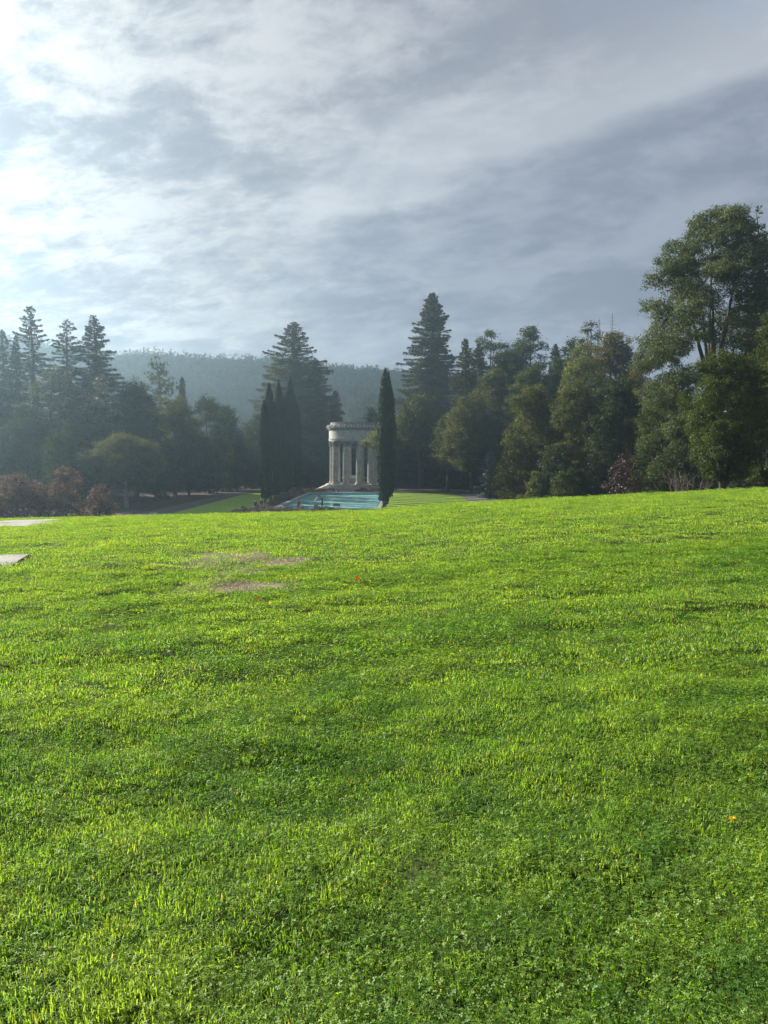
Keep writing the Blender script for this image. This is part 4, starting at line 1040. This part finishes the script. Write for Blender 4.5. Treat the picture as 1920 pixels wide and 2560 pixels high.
def person(label, x, y, rz, pose, top, legs, hair, scale=1.0, z=None, sleeves=True, dress=False, shoe='shoe', long_hair=False, group='people at the near end of the pool'):
    o = place('person', x, y, label, 'person', group, rz, z); o.scale = (scale,)*3
    pv = [pose[j] for j in J]
    skin_mesh('body', M['skin'], pv, JE, JR, o)
    def part(name, mat, js, edges, grow, root=0):
        ii = [J.index(j) for j in js]
        skin_mesh(name, mat, [pv[i] for i in ii], [(js.index(a), js.index(b)) for a, b in edges], [JR[i]*grow+.008 for i in ii], o, root)
    ts = ['belly', 'pelvis', 'chest', 'shL', 'shR'] + (['elL', 'elR', 'wrL', 'wrR'] if sleeves else [])
    te = [('belly', 'pelvis'), ('belly', 'chest'), ('chest', 'shL'), ('chest', 'shR')] + ([('shL', 'elL'), ('shR', 'elR'), ('elL', 'wrL'), ('elR', 'wrR')] if sleeves else [])
    part('top', top, ts, te, 1.14)
    if dress:
        p = Vector(pose['pelvis']); k = (Vector(pose['knL'])+Vector(pose['knR']))/2
        b = MB(); b.tube([p+Vector((0, 0, .12)), p, (p+k)/2, k-Vector((0, 0, .05))], [.16, .20, .25, .30], 14); b.build('skirt', legs, o, True)
    else:
        part('trousers', legs, ['pelvis', 'hipL', 'knL', 'anL', 'hipR', 'knR', 'anR'], [('pelvis', 'hipL'), ('hipL', 'knL'), ('knL', 'anL'), ('pelvis', 'hipR'), ('hipR', 'knR'), ('knR', 'anR')], 1.16)
    h = Vector(pose['head']); c = Vector(pose['crown']); up = (c-h).normalized(); f = (Vector(pose['nose'])-h).normalized()
    b = MB(); b.blob(h+up*.045-f*.025, (.125, .125, .12), 12, 8)
    if long_hair:
        b.tube([h-f*.07+up*.03, h-f*.10-up*.10, h-f*.11-up*.24], [.11, .12, .07], 10)
    b.build('hair', hair, o, True)
    for sd in ('L', 'R'):
        a, t = Vector(pose['an'+sd]), Vector(pose['to'+sd]); b = MB()
        b.tube([a-(t-a)*.35, a, t, t+(t-a)*.25], [.045, .058, .05, .025], 8); b.build('shoe', M[shoe], o, True)
    for sd in ('L', 'R'):                                           # five fingers each
        w, hd = Vector(pose['wr'+sd]), Vector(pose['ha'+sd]); dd = (hd-w).normalized(); s = dd.cross(Vector((.3, .9, .1))).normalized(); b = MB()
        for k, ln in enumerate((.055, .068, .074, .068, .052)):
            bs = hd+s*(k-2)*.016; tip = bs+dd*ln+(s*(-.03) if k == 0 else s*0)+Vector((0, -.012, 0))
            b.tube([hd, bs+dd*.02, tip], [.012, .009, .006], 5)
        b.build('fingers', M['skin'], o, True)
    return o
px2 = lambda X, D: at(X, 1270, D)[0]
man = dict(STAND, elL=(.27, -.08, 1.60), wrL=(.22, -.24, 1.78), haL=(.20, -.28, 1.87), elR=(-.27, -.08, 1.60), wrR=(-.22, -.24, 1.78), haR=(-.20, -.28, 1.87), nose=(0, -.10, 1.63))
D0 = 110.0
person('man in grey clothes lifting a child above his head', px2(805.5, D0), D0, R(-75), man, M['grey_cloth'], M['grey_cloth'], M['hair'], 1.0)
# the child hangs across the man's raised hands, head up to the right, white legs down to the left
def tilt(pose, ang):
    ca, sa = cos(ang), sin(ang); o = {}
    for k, (a, b, c) in pose.items():
        c2 = c-1.15; o[k] = (a*1.0, b*ca-c2*sa, b*sa+c2*ca)
    return o
kid = tilt(dict(STAND, elL=(.33, -.05, 1.22), wrL=(.42, -.10, 1.05), haL=(.45, -.12, .97), elR=(-.33, -.05, 1.22), wrR=(-.42, -.10, 1.05), haR=(-.45, -.12, .97), knL=(.14, -.02, .5), knR=(-.14, -.02, .5), anL=(.17, .02, .1), anR=(-.17, .02, .1), toL=(.18, -.12, .06), toR=(-.18, -.12, .06)), R(42))
person('child in red top and white leggings held up in the air', px2(796.5, D0), D0-0.18, R(112), kid, M['red'], M['white'], M['hair'], 0.86, z=2.02, shoe='white')
person('woman with big dark hair in a maroon dress, pale bare arms', px2(747, 109.6), 109.6, R(20), dict(STAND, elL=(.30, -.05, 1.15), wrL=(.34, -.02, .9), haL=(.35, -.02, .8), elR=(-.32, .02, 1.15), wrR=(-.36, 0, .9), haR=(-.37, 0, .8)), M['maroon_cloth'], M['maroon_cloth'], M['hair'], 0.98, sleeves=False, dress=True, long_hair=True)
person('hooded person in dark grey sitting on the white bench', px2(789, 108.6), 108.6, R(15), SIT, M['grey_cloth'], M['navy_cloth'], M['grey_cloth'], 0.92)
person('person in navy sitting left of another dark clad one', px2(638, 108.8), 108.8, R(60), SIT, M['navy_cloth'], M['navy_cloth'], M['hair'], 1.10, z=0.25)
person('person in navy bending forward, right of another dark clad one', px2(653, 108.8), 108.8, R(80), SIT, M['navy_cloth'], M['navy_cloth'], M['hair'], 1.15, z=0.35)
def bench(x, y, w, mat, label, z=0.0, h=0.44):
    o = place('bench', x, y, label, 'bench'); b = MB(); b.box((0, 0, h), (w, .42, .08)); b.build('seat', mat, o)
    for s in (-1, 1):
        b = MB(); b.box((s*w*.36, 0, h/2-.02), (.12, .36, h-.04)); b.build('leg', mat, o)
bench(px2(784, 108.7), 108.72, 1.35, M['white'], 'low white bench under the hooded person')
bench(px2(638, 108.9), 108.92, 0.9, M['concrete'], 'stone block seat under the left one of two dark clad people', h=.66)
bench(px2(653.5, 108.9), 108.92, 0.8, M['concrete'], 'stone block seat under the right one of two dark clad people', h=.74)
def parasol():
    x = px2(703, 112); o = place('parasol', x, 112, 'small white parasol lying open on the ground left of the pool', 'parasol')
    o.rotation_euler = (R(12), R(-6), 0); b = MB(); n = 8; rr = .55; V = [(0, 0, .62)]
    for rad_, z in ((.28, .54), (rr, .30)):
        for k in range(n): q = 2*pi*k/n; V.append((rad_*cos(q), rad_*sin(q), z))
    F = [(0, 1+k, 1+(k+1) % n) for k in range(n)]+[(1+k, 9+k, 9+(k+1) % n, 1+(k+1) % n) for k in range(n)]
    b.add(V, F); b.build('canopy', M['white'], o)
    b = MB(); b.tube([(0, 0, .02), (0, 0, .66)], .018, 6); b.build('shaft', M['metal'], o)
    for k in range(n):
        q = 2*pi*k/n; b = MB(); b.tube([(0, 0, .60), (.28*cos(q), .28*sin(q), .525), (rr*cos(q), rr*sin(q), .285)], .008, 4); b.build('rib', M['metal'], o)
parasol()
def chair():
    x = px2(841.5, 108.4); o = place('chair', x, 108.4, 'dark tall folding chair standing on the pale apron', 'chair')
    w, d, h = .92, .42, 1.0
    for sx in (-1, 1):
        for sy in (-1, 1):
            b = MB(); b.tube([(sx*w/2, sy*d/2, 0), (sx*w/2, sy*d/2, h if sy > 0 else .62)], .022, 6); b.build('leg', M['metal'], o)
    b = MB(); b.box((0, 0, .62), (w, d, .03)); b.build('seat', M['grey_cloth'], o)
    b = MB(); b.box((0, d/2, .86), (w-.05, .025, .26)); b.build('backrest', M['grey_cloth'], o)
chair()
def planter():
    x = px2(609, 106.5); o = place('planter', x, 106.5, 'small grey stone planter at the far left tip of the shrub bed', 'planter')
    b = MB(); b.lathe([(.26, 0), (.34, .02), (.42, .45), (.46, .5), (.46, .58), (.38, .58), (.36, .48), (.001, .46)], 16); b.build('pot', M['concrete'], o, True)
    rng = np.random.default_rng(77); n = 260; d = unit(rng.normal(size=(n, 3))); d[:, 2] = np.abs(d[:, 2])
    V = leaves(d*np.array([.4, .4, .34])*rng.uniform(.5, 1, (n, 1))+np.array([0, 0, .5]), unit(rng.normal(size=(n, 3))), d, rng.uniform(.08, .16, n), .3, rng)
    finish(V, rng.uniform(0, 1, n), 'foliage', M['bay'], o)
planter()

# ------------------------------------------------------------------ grass of the knoll: tufts instanced over the turf, one object
def blade_tuft(seed, n, rad, lmin, lmax, w, lean=0.55, kind='grass'):
    rng = np.random.default_rng(seed); V, F, T = [], [], []; c = 0
    for i in range(n):
        r = rad*sqrt(rng.random()); a = rng.uniform(0, 2*pi); bx, by = r*cos(a), r*sin(a); t = float(np.clip(rng.normal(.42, .26), 0, .94))
        if kind == 'grass' and rng.random() < 0.022: t = 1.0
        b = rng.uniform(0, 2*pi)
        if kind == 'grass':
            L = rng.uniform(lmin, lmax)*(1-.25*r/rad); le = abs(rng.normal(0, lean))+.12; ww = w*rng.uniform(.7, 1.3)
            dx, dy = cos(b), sin(b); sx, sy = -dy*ww/2, dx*ww/2
            m = (bx+dx*L*.30*le, by+dy*L*.30*le, L*.58); e = (bx+dx*L*.95*le, by+dy*L*.95*le, L*max(.25, 1-.38*le))
            V += [(bx-sx, by-sy, -.004), (bx+sx, by+sy, -.004), (m[0]+sx*.9, m[1]+sy*.9, m[2]), (m[0]-sx*.9, m[1]-sy*.9, m[2]), e]
            F += [(c, c+1, c+2), (c, c+2, c+3), (c+3, c+2, c+4)]; T += [t]*5; c += 5
        else:                                                       # clover: three heart-shaped leaflets on a stalk
            h = rng.uniform(lmin, lmax); tl = rng.normal(0, .45, 2); s = w*rng.uniform(.7, 1.25); q = Vector((tl[0], tl[1], 1)).normalized()
            u = q.orthogonal().normalized(); v = q.cross(u); p = Vector((bx+tl[0]*.012, by+tl[1]*.012, h))
            V += [(bx-.0007, by, 0), (bx+.0007, by, 0), tuple(p)]; F += [(c, c+1, c+2)]; T += [t*.6]*3; c += 3
            for k in range(3):
                g = b+2.094*k; d = u*cos(g)+v*sin(g); n_ = u*-sin(g)+v*cos(g); fold = q*s*.18
                V += [tuple(p), tuple(p+d*s*.62+n_*s*.42+fold), tuple(p+d*s*.92), tuple(p+d*s*.62-n_*s*.42+fold)]
                F += [(c, c+1, c+2), (c, c+2, c+3)]; T += [t*.72]*4; c += 4
    return meshobj('grass_tuft', np.array(V), np.array(F, np.int32), M['grass'], None, tint=np.array(T), link=False)
def vnoise(x, y, seed, sc_):
    rng = np.random.default_rng(seed); s = np.zeros_like(x)
    for _ in range(14):
        a = rng.uniform(0, 2*pi); k = sc_*rng.uniform(.5, 2.2); s += np.sin(k*(x*cos(a)+y*sin(a))+rng.uniform(0, 6.28)+1.2*np.sin(k*.6*(x*sin(a)-y*cos(a))+rng.uniform(0, 6)))
    return s/sqrt(14)
def grass():
    col = bpy.data.collections.new('grass_tufts')
    tf = []
    for s in range(5): tf.append(blade_tuft(500+s, 76, .075, .018, .046, .0037, .95))         # 0-4 near grass
    for s in range(3): tf.append(blade_tuft(510+s, 44, .085, .018, .042, .0092, kind='clover'))  # 5-7 near clover
    for s in range(4): tf.append(blade_tuft(520+s, 170, .17, .018, .044, .0055, .9))         # 8-11 mid grass
    for s in range(2): tf.append(blade_tuft(530+s, 110, .19, .020, .044, .0125, kind='clover'))    # 12-13 mid clover
    for s in range(4): tf.append(blade_tuft(540+s, 300, .42, .020, .050, .0085, .8))         # 14-17 far grass
    for i, o in enumerate(tf): o.name = f'grass_tuft_{i:02d}'; col.objects.link(o)
    rng = np.random.default_rng(99); P, I, RZ, S = [], [], [], []
    def ring(y0, y1, dens, grass_ids, clover_ids, hk):
        wmax = .62*y1+1.8; st = 1/sqrt(dens)                                            # one tuft per small cell, jittered, so no bald gaps
        gx, gy = np.meshgrid(np.arange(-wmax, wmax, st), np.arange(y0, y1, st)); n = gx.size
        x = gx.ravel()+rng.uniform(0, st, n); y = np.minimum(gy.ravel()+rng.uniform(0, st, n), y1)
        keep = np.abs(x) < .60*np.maximum(y, 0)+1.7; x, y = x[keep], y[keep]
        cl = vnoise(x, y, 3, 1.1)+.35*vnoise(x, y, 4, 5)+.25*x/np.maximum(y, 2)*4
        isc = rng.random(len(x)) < np.clip(.30+.40*cl, .06, .72) if clover_ids else np.zeros(len(x), bool)
        hgt = 1+.11*vnoise(x, y, 7, 2.2)+.13*vnoise(x, y, 8, 7)+.13*vnoise(x, y, 18, 19)
        thin = np.zeros(len(x))
        for cx, cy_, rx, ry in PATCH:
            d = ((x-cx)/rx)**2+((y-cy_)/ry)**2+.75*vnoise(x, y, 9, 9); thin = np.maximum(thin, np.clip(1.25-d, 0, .93))
        thin = np.maximum(thin, .25*((vnoise(x, y, 15, 2.6) > 1.9)))
        ok = rng.random(len(x)) > thin*.93
        for X0, Y0, X1, Y1 in ((-7.75, 8.8, -5.95, 13.8), (-14.6, 22.0, -10.3, 27.6)):
            ok &= ~((x > X0+.0) & (x < X1-.22+.08*vnoise(x, y, 41, 6)) & (y > Y0) & (y < Y1-.20+.05*vnoise(x, y, 42, 7))) if X0 > -8 else ~((x < -10.0-.32*(y-22.2)+.1*vnoise(x, y, 43, 4)) & (y > Y0+.3) & (y < Y1) & (x > X0))
        x, y, isc, hgt = x[ok], y[ok], isc[ok], hgt[ok]
        z = H(x, y)+.003
        ids = np.where(isc, rng.choice(clover_ids or grass_ids, len(x)), rng.choice(grass_ids, len(x)))
        P.append(np.stack([x, y, z], 1)); I.append(ids); RZ.append(rng.uniform(0, 2*pi, len(x)))
        k = rng.uniform(.85, 1.2, len(x)); S.append(np.stack([k, k, np.clip(hgt*rng.uniform(.55, 1.45, len(x))*hk, .5, 1.5)], 1))
    ring(.6, 5.2, 270, [0, 1, 2, 3, 4], [5, 6, 7], .82)
    ring(5.2, 11.5, 62, [8, 9, 10, 11], [12, 13], .80)
    ring(11.5, 44, 12, [14, 15, 16, 17], None, .72)
    P, I, RZ, S = np.concatenate(P), np.concatenate(I), np.concatenate(RZ), np.concatenate(S)
    me = bpy.data.meshes.new('lawn_grass'); me.vertices.add(len(P)); me.vertices.foreach_set('co', P.astype(np.float32).ravel())
    me.attributes.new('variant', 'INT', 'POINT').data.foreach_set('value', I.astype(np.int32))
    rot = np.zeros((len(P), 3), np.float32); rot[:, 2] = RZ; rot[:, 0] = np.random.default_rng(1).normal(0, .10, len(P)); rot[:, 1] = np.random.default_rng(2).normal(0, .10, len(P))
    me.attributes.new('turn', 'FLOAT_VECTOR', 'POINT').data.foreach_set('vector', rot.ravel())
    me.attributes.new('size', 'FLOAT_VECTOR', 'POINT').data.foreach_set('vector', S.astype(np.float32).ravel())
    o = bpy.data.objects.new('lawn_grass', me); C.objects.link(o)
    tag(o, 'bright green grass and clover covering the near lawn', 'grass', kind='stuff')
    ng = bpy.data.node_groups.new('grass_spread', 'GeometryNodeTree')
    ng.interface.new_socket('Geometry', in_out='INPUT', socket_type='NodeSocketGeometry'); ng.interface.new_socket('Geometry', in_out='OUTPUT', socket_type='NodeSocketGeometry')
    N = ng.nodes; gi, go = N.new('NodeGroupInput'), N.new('NodeGroupOutput'); iop = N.new('GeometryNodeInstanceOnPoints'); ci = N.new('GeometryNodeCollectionInfo')
    ci.inputs['Collection'].default_value = col; ci.inputs['Separate Children'].default_value = True; ci.inputs['Reset Children'].default_value = True
    def na(nm, tp):
        a = N.new('GeometryNodeInputNamedAttribute'); a.data_type = tp; a.inputs['Name'].default_value = nm; return a.outputs[0]
    L = ng.links
    L.new(gi.outputs[0], iop.inputs['Points']); L.new(ci.outputs[0], iop.inputs['Instance']); iop.inputs['Pick Instance'].default_value = True
    L.new(na('variant', 'INT'), iop.inputs['Instance Index'])
    e2r = N.new('FunctionNodeEulerToRotation'); L.new(na('turn', 'FLOAT_VECTOR'), e2r.inputs[0]); L.new(e2r.outputs[0], iop.inputs['Rotation'])
    L.new(na('size', 'FLOAT_VECTOR'), iop.inputs['Scale']); L.new(iop.outputs[0], go.inputs[0])
    md = o.modifiers.new('spread', 'NODES'); md.node_group = ng
    print('grass tufts', len(P))
grass()

# ------------------------------------------------------------------ small things in the grass
M['weed'] = leaf_mat('bright_weed_blades', (0.16, 0.26, 0.02), (0.27, 0.33, 0.03), 0.5, 0.06, 3.0, tcol=(2.0, 1.7, 0.6))
M['straw'] = leaf_mat('dry_straw', (0.26, 0.225, 0.15), (0.46, 0.40, 0.29), 0.3, 0.03, 8.0, tcol=(1, 1, .8))
M['orange'] = leaf_mat('orange_dead_leaf', (0.42, 0.10, 0.02), (0.55, 0.16, 0.03), 0.4, 0.05, 8.0, tcol=(1.2, 1, .6))
M['redleaf'] = leaf_mat('red_dead_leaf', (0.50, 0.07, 0.04), (0.62, 0.10, 0.05), 0.4, 0.05, 8.0, tcol=(1.2, 1, .8))
M['pinkleaf'] = leaf_mat('pinkish_dead_leaf', (0.42, 0.24, 0.17), (0.55, 0.34, 0.26), 0.4, 0.05, 8.0, tcol=(1.1, 1, .9))
M['petal'] = leaf_mat('yellow_petals', (0.72, 0.52, 0.01), (0.85, 0.66, 0.02), 0.35, 0.03, 8.0, tcol=(1.1, 1.0, .6))
def tuft(X, Y, w, hgt, label, mat='weed', seed=0, flatk=0.0, cat='grass tuft', name='weed_tuft', group='bright weed tufts in the lawn', n=150, bw=.008):
    x, y, z = ground_at(X, Y); o = place(name, x, y, label, cat, group); rng = np.random.default_rng(seed)
    a = rng.uniform(0, 2*pi, n); r = w/2*np.sqrt(rng.random(n)); P = np.stack([r*np.cos(a), r*np.sin(a)*.7, np.full(n, .02)], 1)
    T = unit(np.stack([np.cos(a)*.6, np.sin(a)*.6, np.full(n, 1-flatk)], 1)+rng.normal(size=(n, 3))*.35); T[:, 2] = np.abs(T[:, 2])*(1-flatk*.7)+.02
    N = unit(np.cross(T, rng.normal(size=(n, 3)))); L = hgt*rng.uniform(.6, 1.3, n)
    V = leaves(P+T*L[:, None]*.4, N, T, L, bw/hgt*.5, rng)
    finish(V, rng.uniform(0, 1, n), 'blades', M[mat], o)
    b = MB(); b.blob((0, 0, .012), (w*.22, w*.16, .012), 8, 5); b.build('root', M['soil'], o)
for i, (X, Y, w, h, lab) in enumerate([(395, 1353, .30, .10, 'bright yellow-green weed tuft, taller one left of the bare patch'), (265, 1358, .60, .09, 'wide yellow-green grass tuft in the left part of the lawn'),
        (660, 1334, .42, .11, 'bright weed tuft standing alone near the crest of the lawn'), (383, 1337, .40, .07, 'pale flat tuft just behind the taller weed tuft'),
        (372, 1425, .16, .09, 'small weed tuft left of the bare patch'), (332, 1301, .30, .08, 'faint bright tuft close to the lawn crest at left'),
        (930, 1316, .35, .08, 'bright tuft near the crest in the middle of the lawn'), (150, 1405, .30, .08, 'spiky bright tuft near the end of the concrete path'),
        (290, 2330, .15, .028, 'yellow-green tuft low at left near the dry clump')]):
    tuft(X, Y, w, h, lab, 'weed', 600+i)
tuft(92, 2392, .15, .035, 'dry straw clump matted on the grass at lower left', 'straw', 620, .8, 'straw clump', 'straw_clump', None, 170, .006)
tuft(600, 1440, .24, .06, 'yellowish weed inside the lower bare patch', 'weed', 621, .3)
def fallen(X, Y, s, mat, label, seed, upright=0.2):
    x, y, z = ground_at(X, Y); o = place('fallen_leaf', x, y, label, 'leaf', None); o.location.z = z+.045; rng = random.Random(seed)
    V = []; n = 7
    for i in range(n):
        t = i/(n-1); wd = s*.30*sin(pi*min(1, t*1.05))**.8 if 0 < i < n-1 else .002
        zc = s*.18*sin(pi*t)+s*upright*t
        V += [(s*(t-.5), -wd, zc+wd*.5), (s*(t-.5), 0, zc), (s*(t-.5), wd, zc+wd*.6)]
    F = []
    for i in range(n-1): F += [(i*3, i*3+3, i*3+4, i*3+1), (i*3+1, i*3+4, i*3+5, i*3+2)]
    meshobj('blade', V, F, M[mat], o, tint=np.full(len(V), .5))
    b = MB(); b.tube([(-s*.5, 0, 0), (-s*.8, s*.05, -s*.05)], .002, 4); b.build('stalk', M['twig'], o)
    o.rotation_euler = (rng.uniform(-.4, .4), rng.uniform(-.3, .3), rng.uniform(0, 6.28))
fallen(891, 1463, .09, 'redleaf', 'upright red dead leaf in the middle of the lawn', 1, 0.9)
fallen(646, 1512, .075, 'orange', 'orange dead leaf below the bare patch', 2)
fallen(425, 1652, .06, 'pinkleaf', 'pinkish curled dead leaf left of the middle lawn', 3, .5)
fallen(266, 1568, .04, 'orange', 'small orange dead leaf in the left lawn', 4)
fallen(616, 1522, .04, 'pinkleaf', 'dull reddish leaf just left of the orange one', 5)
fallen(595, 1322, .09, 'pinkleaf', 'pale dry leaf near the lawn crest', 6)
def dandelion():
    x, y, z = ground_at(1824, 2070); o = place('dandelion', x, y, 'yellow dandelion flower in the grass at lower right', 'flower'); rng = np.random.default_rng(5)
    b = MB(); b.tube([(0, 0, 0), (.005, 0, .03), (.008, -.004, .055)], .0018, 6); b.build('stem', M['weed'], o)
    n = 90; a = rng.uniform(0, 2*pi, n); e = rng.uniform(.1, 1.1, n)
    T = np.stack([np.cos(a)*np.cos(e), np.sin(a)*np.cos(e), np.sin(e)], 1); N = unit(np.cross(T, np.cross(T, np.array([0, 0, 1.]))+1e-3))
    V = leaves(np.array([.008, -.004, .055])+T*.009, N, T, np.full(n, .016), .14, rng); finish(V, rng.uniform(0, 1, n), 'petals', M['petal'], o)
dandelion()
def straw_litter():
    rng = np.random.default_rng(31); P = []
    for cx, cy_, rx, ry in PATCH:
        n = int(1500*rx*ry*8); a = rng.uniform(0, 2*pi, n); r = np.sqrt(rng.random(n))*1.05
        P.append(np.stack([cx+rx*r*np.cos(a), cy_+ry*r*np.sin(a)], 1))
    P = np.concatenate(P); n = len(P); z = H(P[:, 0], P[:, 1])+rng.uniform(.004, .02, n)
    T = unit(np.concatenate([rng.normal(size=(n, 2)), rng.normal(0, .15, (n, 1))], 1)); N = unit(np.array([0, 0, 1.])+rng.normal(size=(n, 3))*.25)
    V = leaves(np.concatenate([P, z[:, None]], 1), N, T, rng.uniform(.025, .06, n), .07, rng)
    o = finish(V, rng.uniform(0, 1, n), 'straw_litter', M['straw'], None); tag(o, 'dry straw scattered over the bare patch of soil', 'straw', kind='stuff')
straw_litter()

# ------------------------------------------------------------------ haze
def haze():
    b = MB(); b.box((0, 325, 51), (930, 770, 104)); o = b.build('haze', None); tag(o, 'thin pale haze in the valley air', 'haze', kind='stuff')
    m, q = new_mat('haze_air'); out = q.n('ShaderNodeOutputMaterial'); v = q.n('ShaderNodeVolumePrincipled')
    v.inputs['Color'].default_value = (0.54, 0.79, 1.0, 1); v.inputs['Density'].default_value = 0.00060; v.inputs['Anisotropy'].default_value = 0.74
    q.put(out.inputs['Volume'], v.outputs[0]); o.data.materials.append(m)
haze()
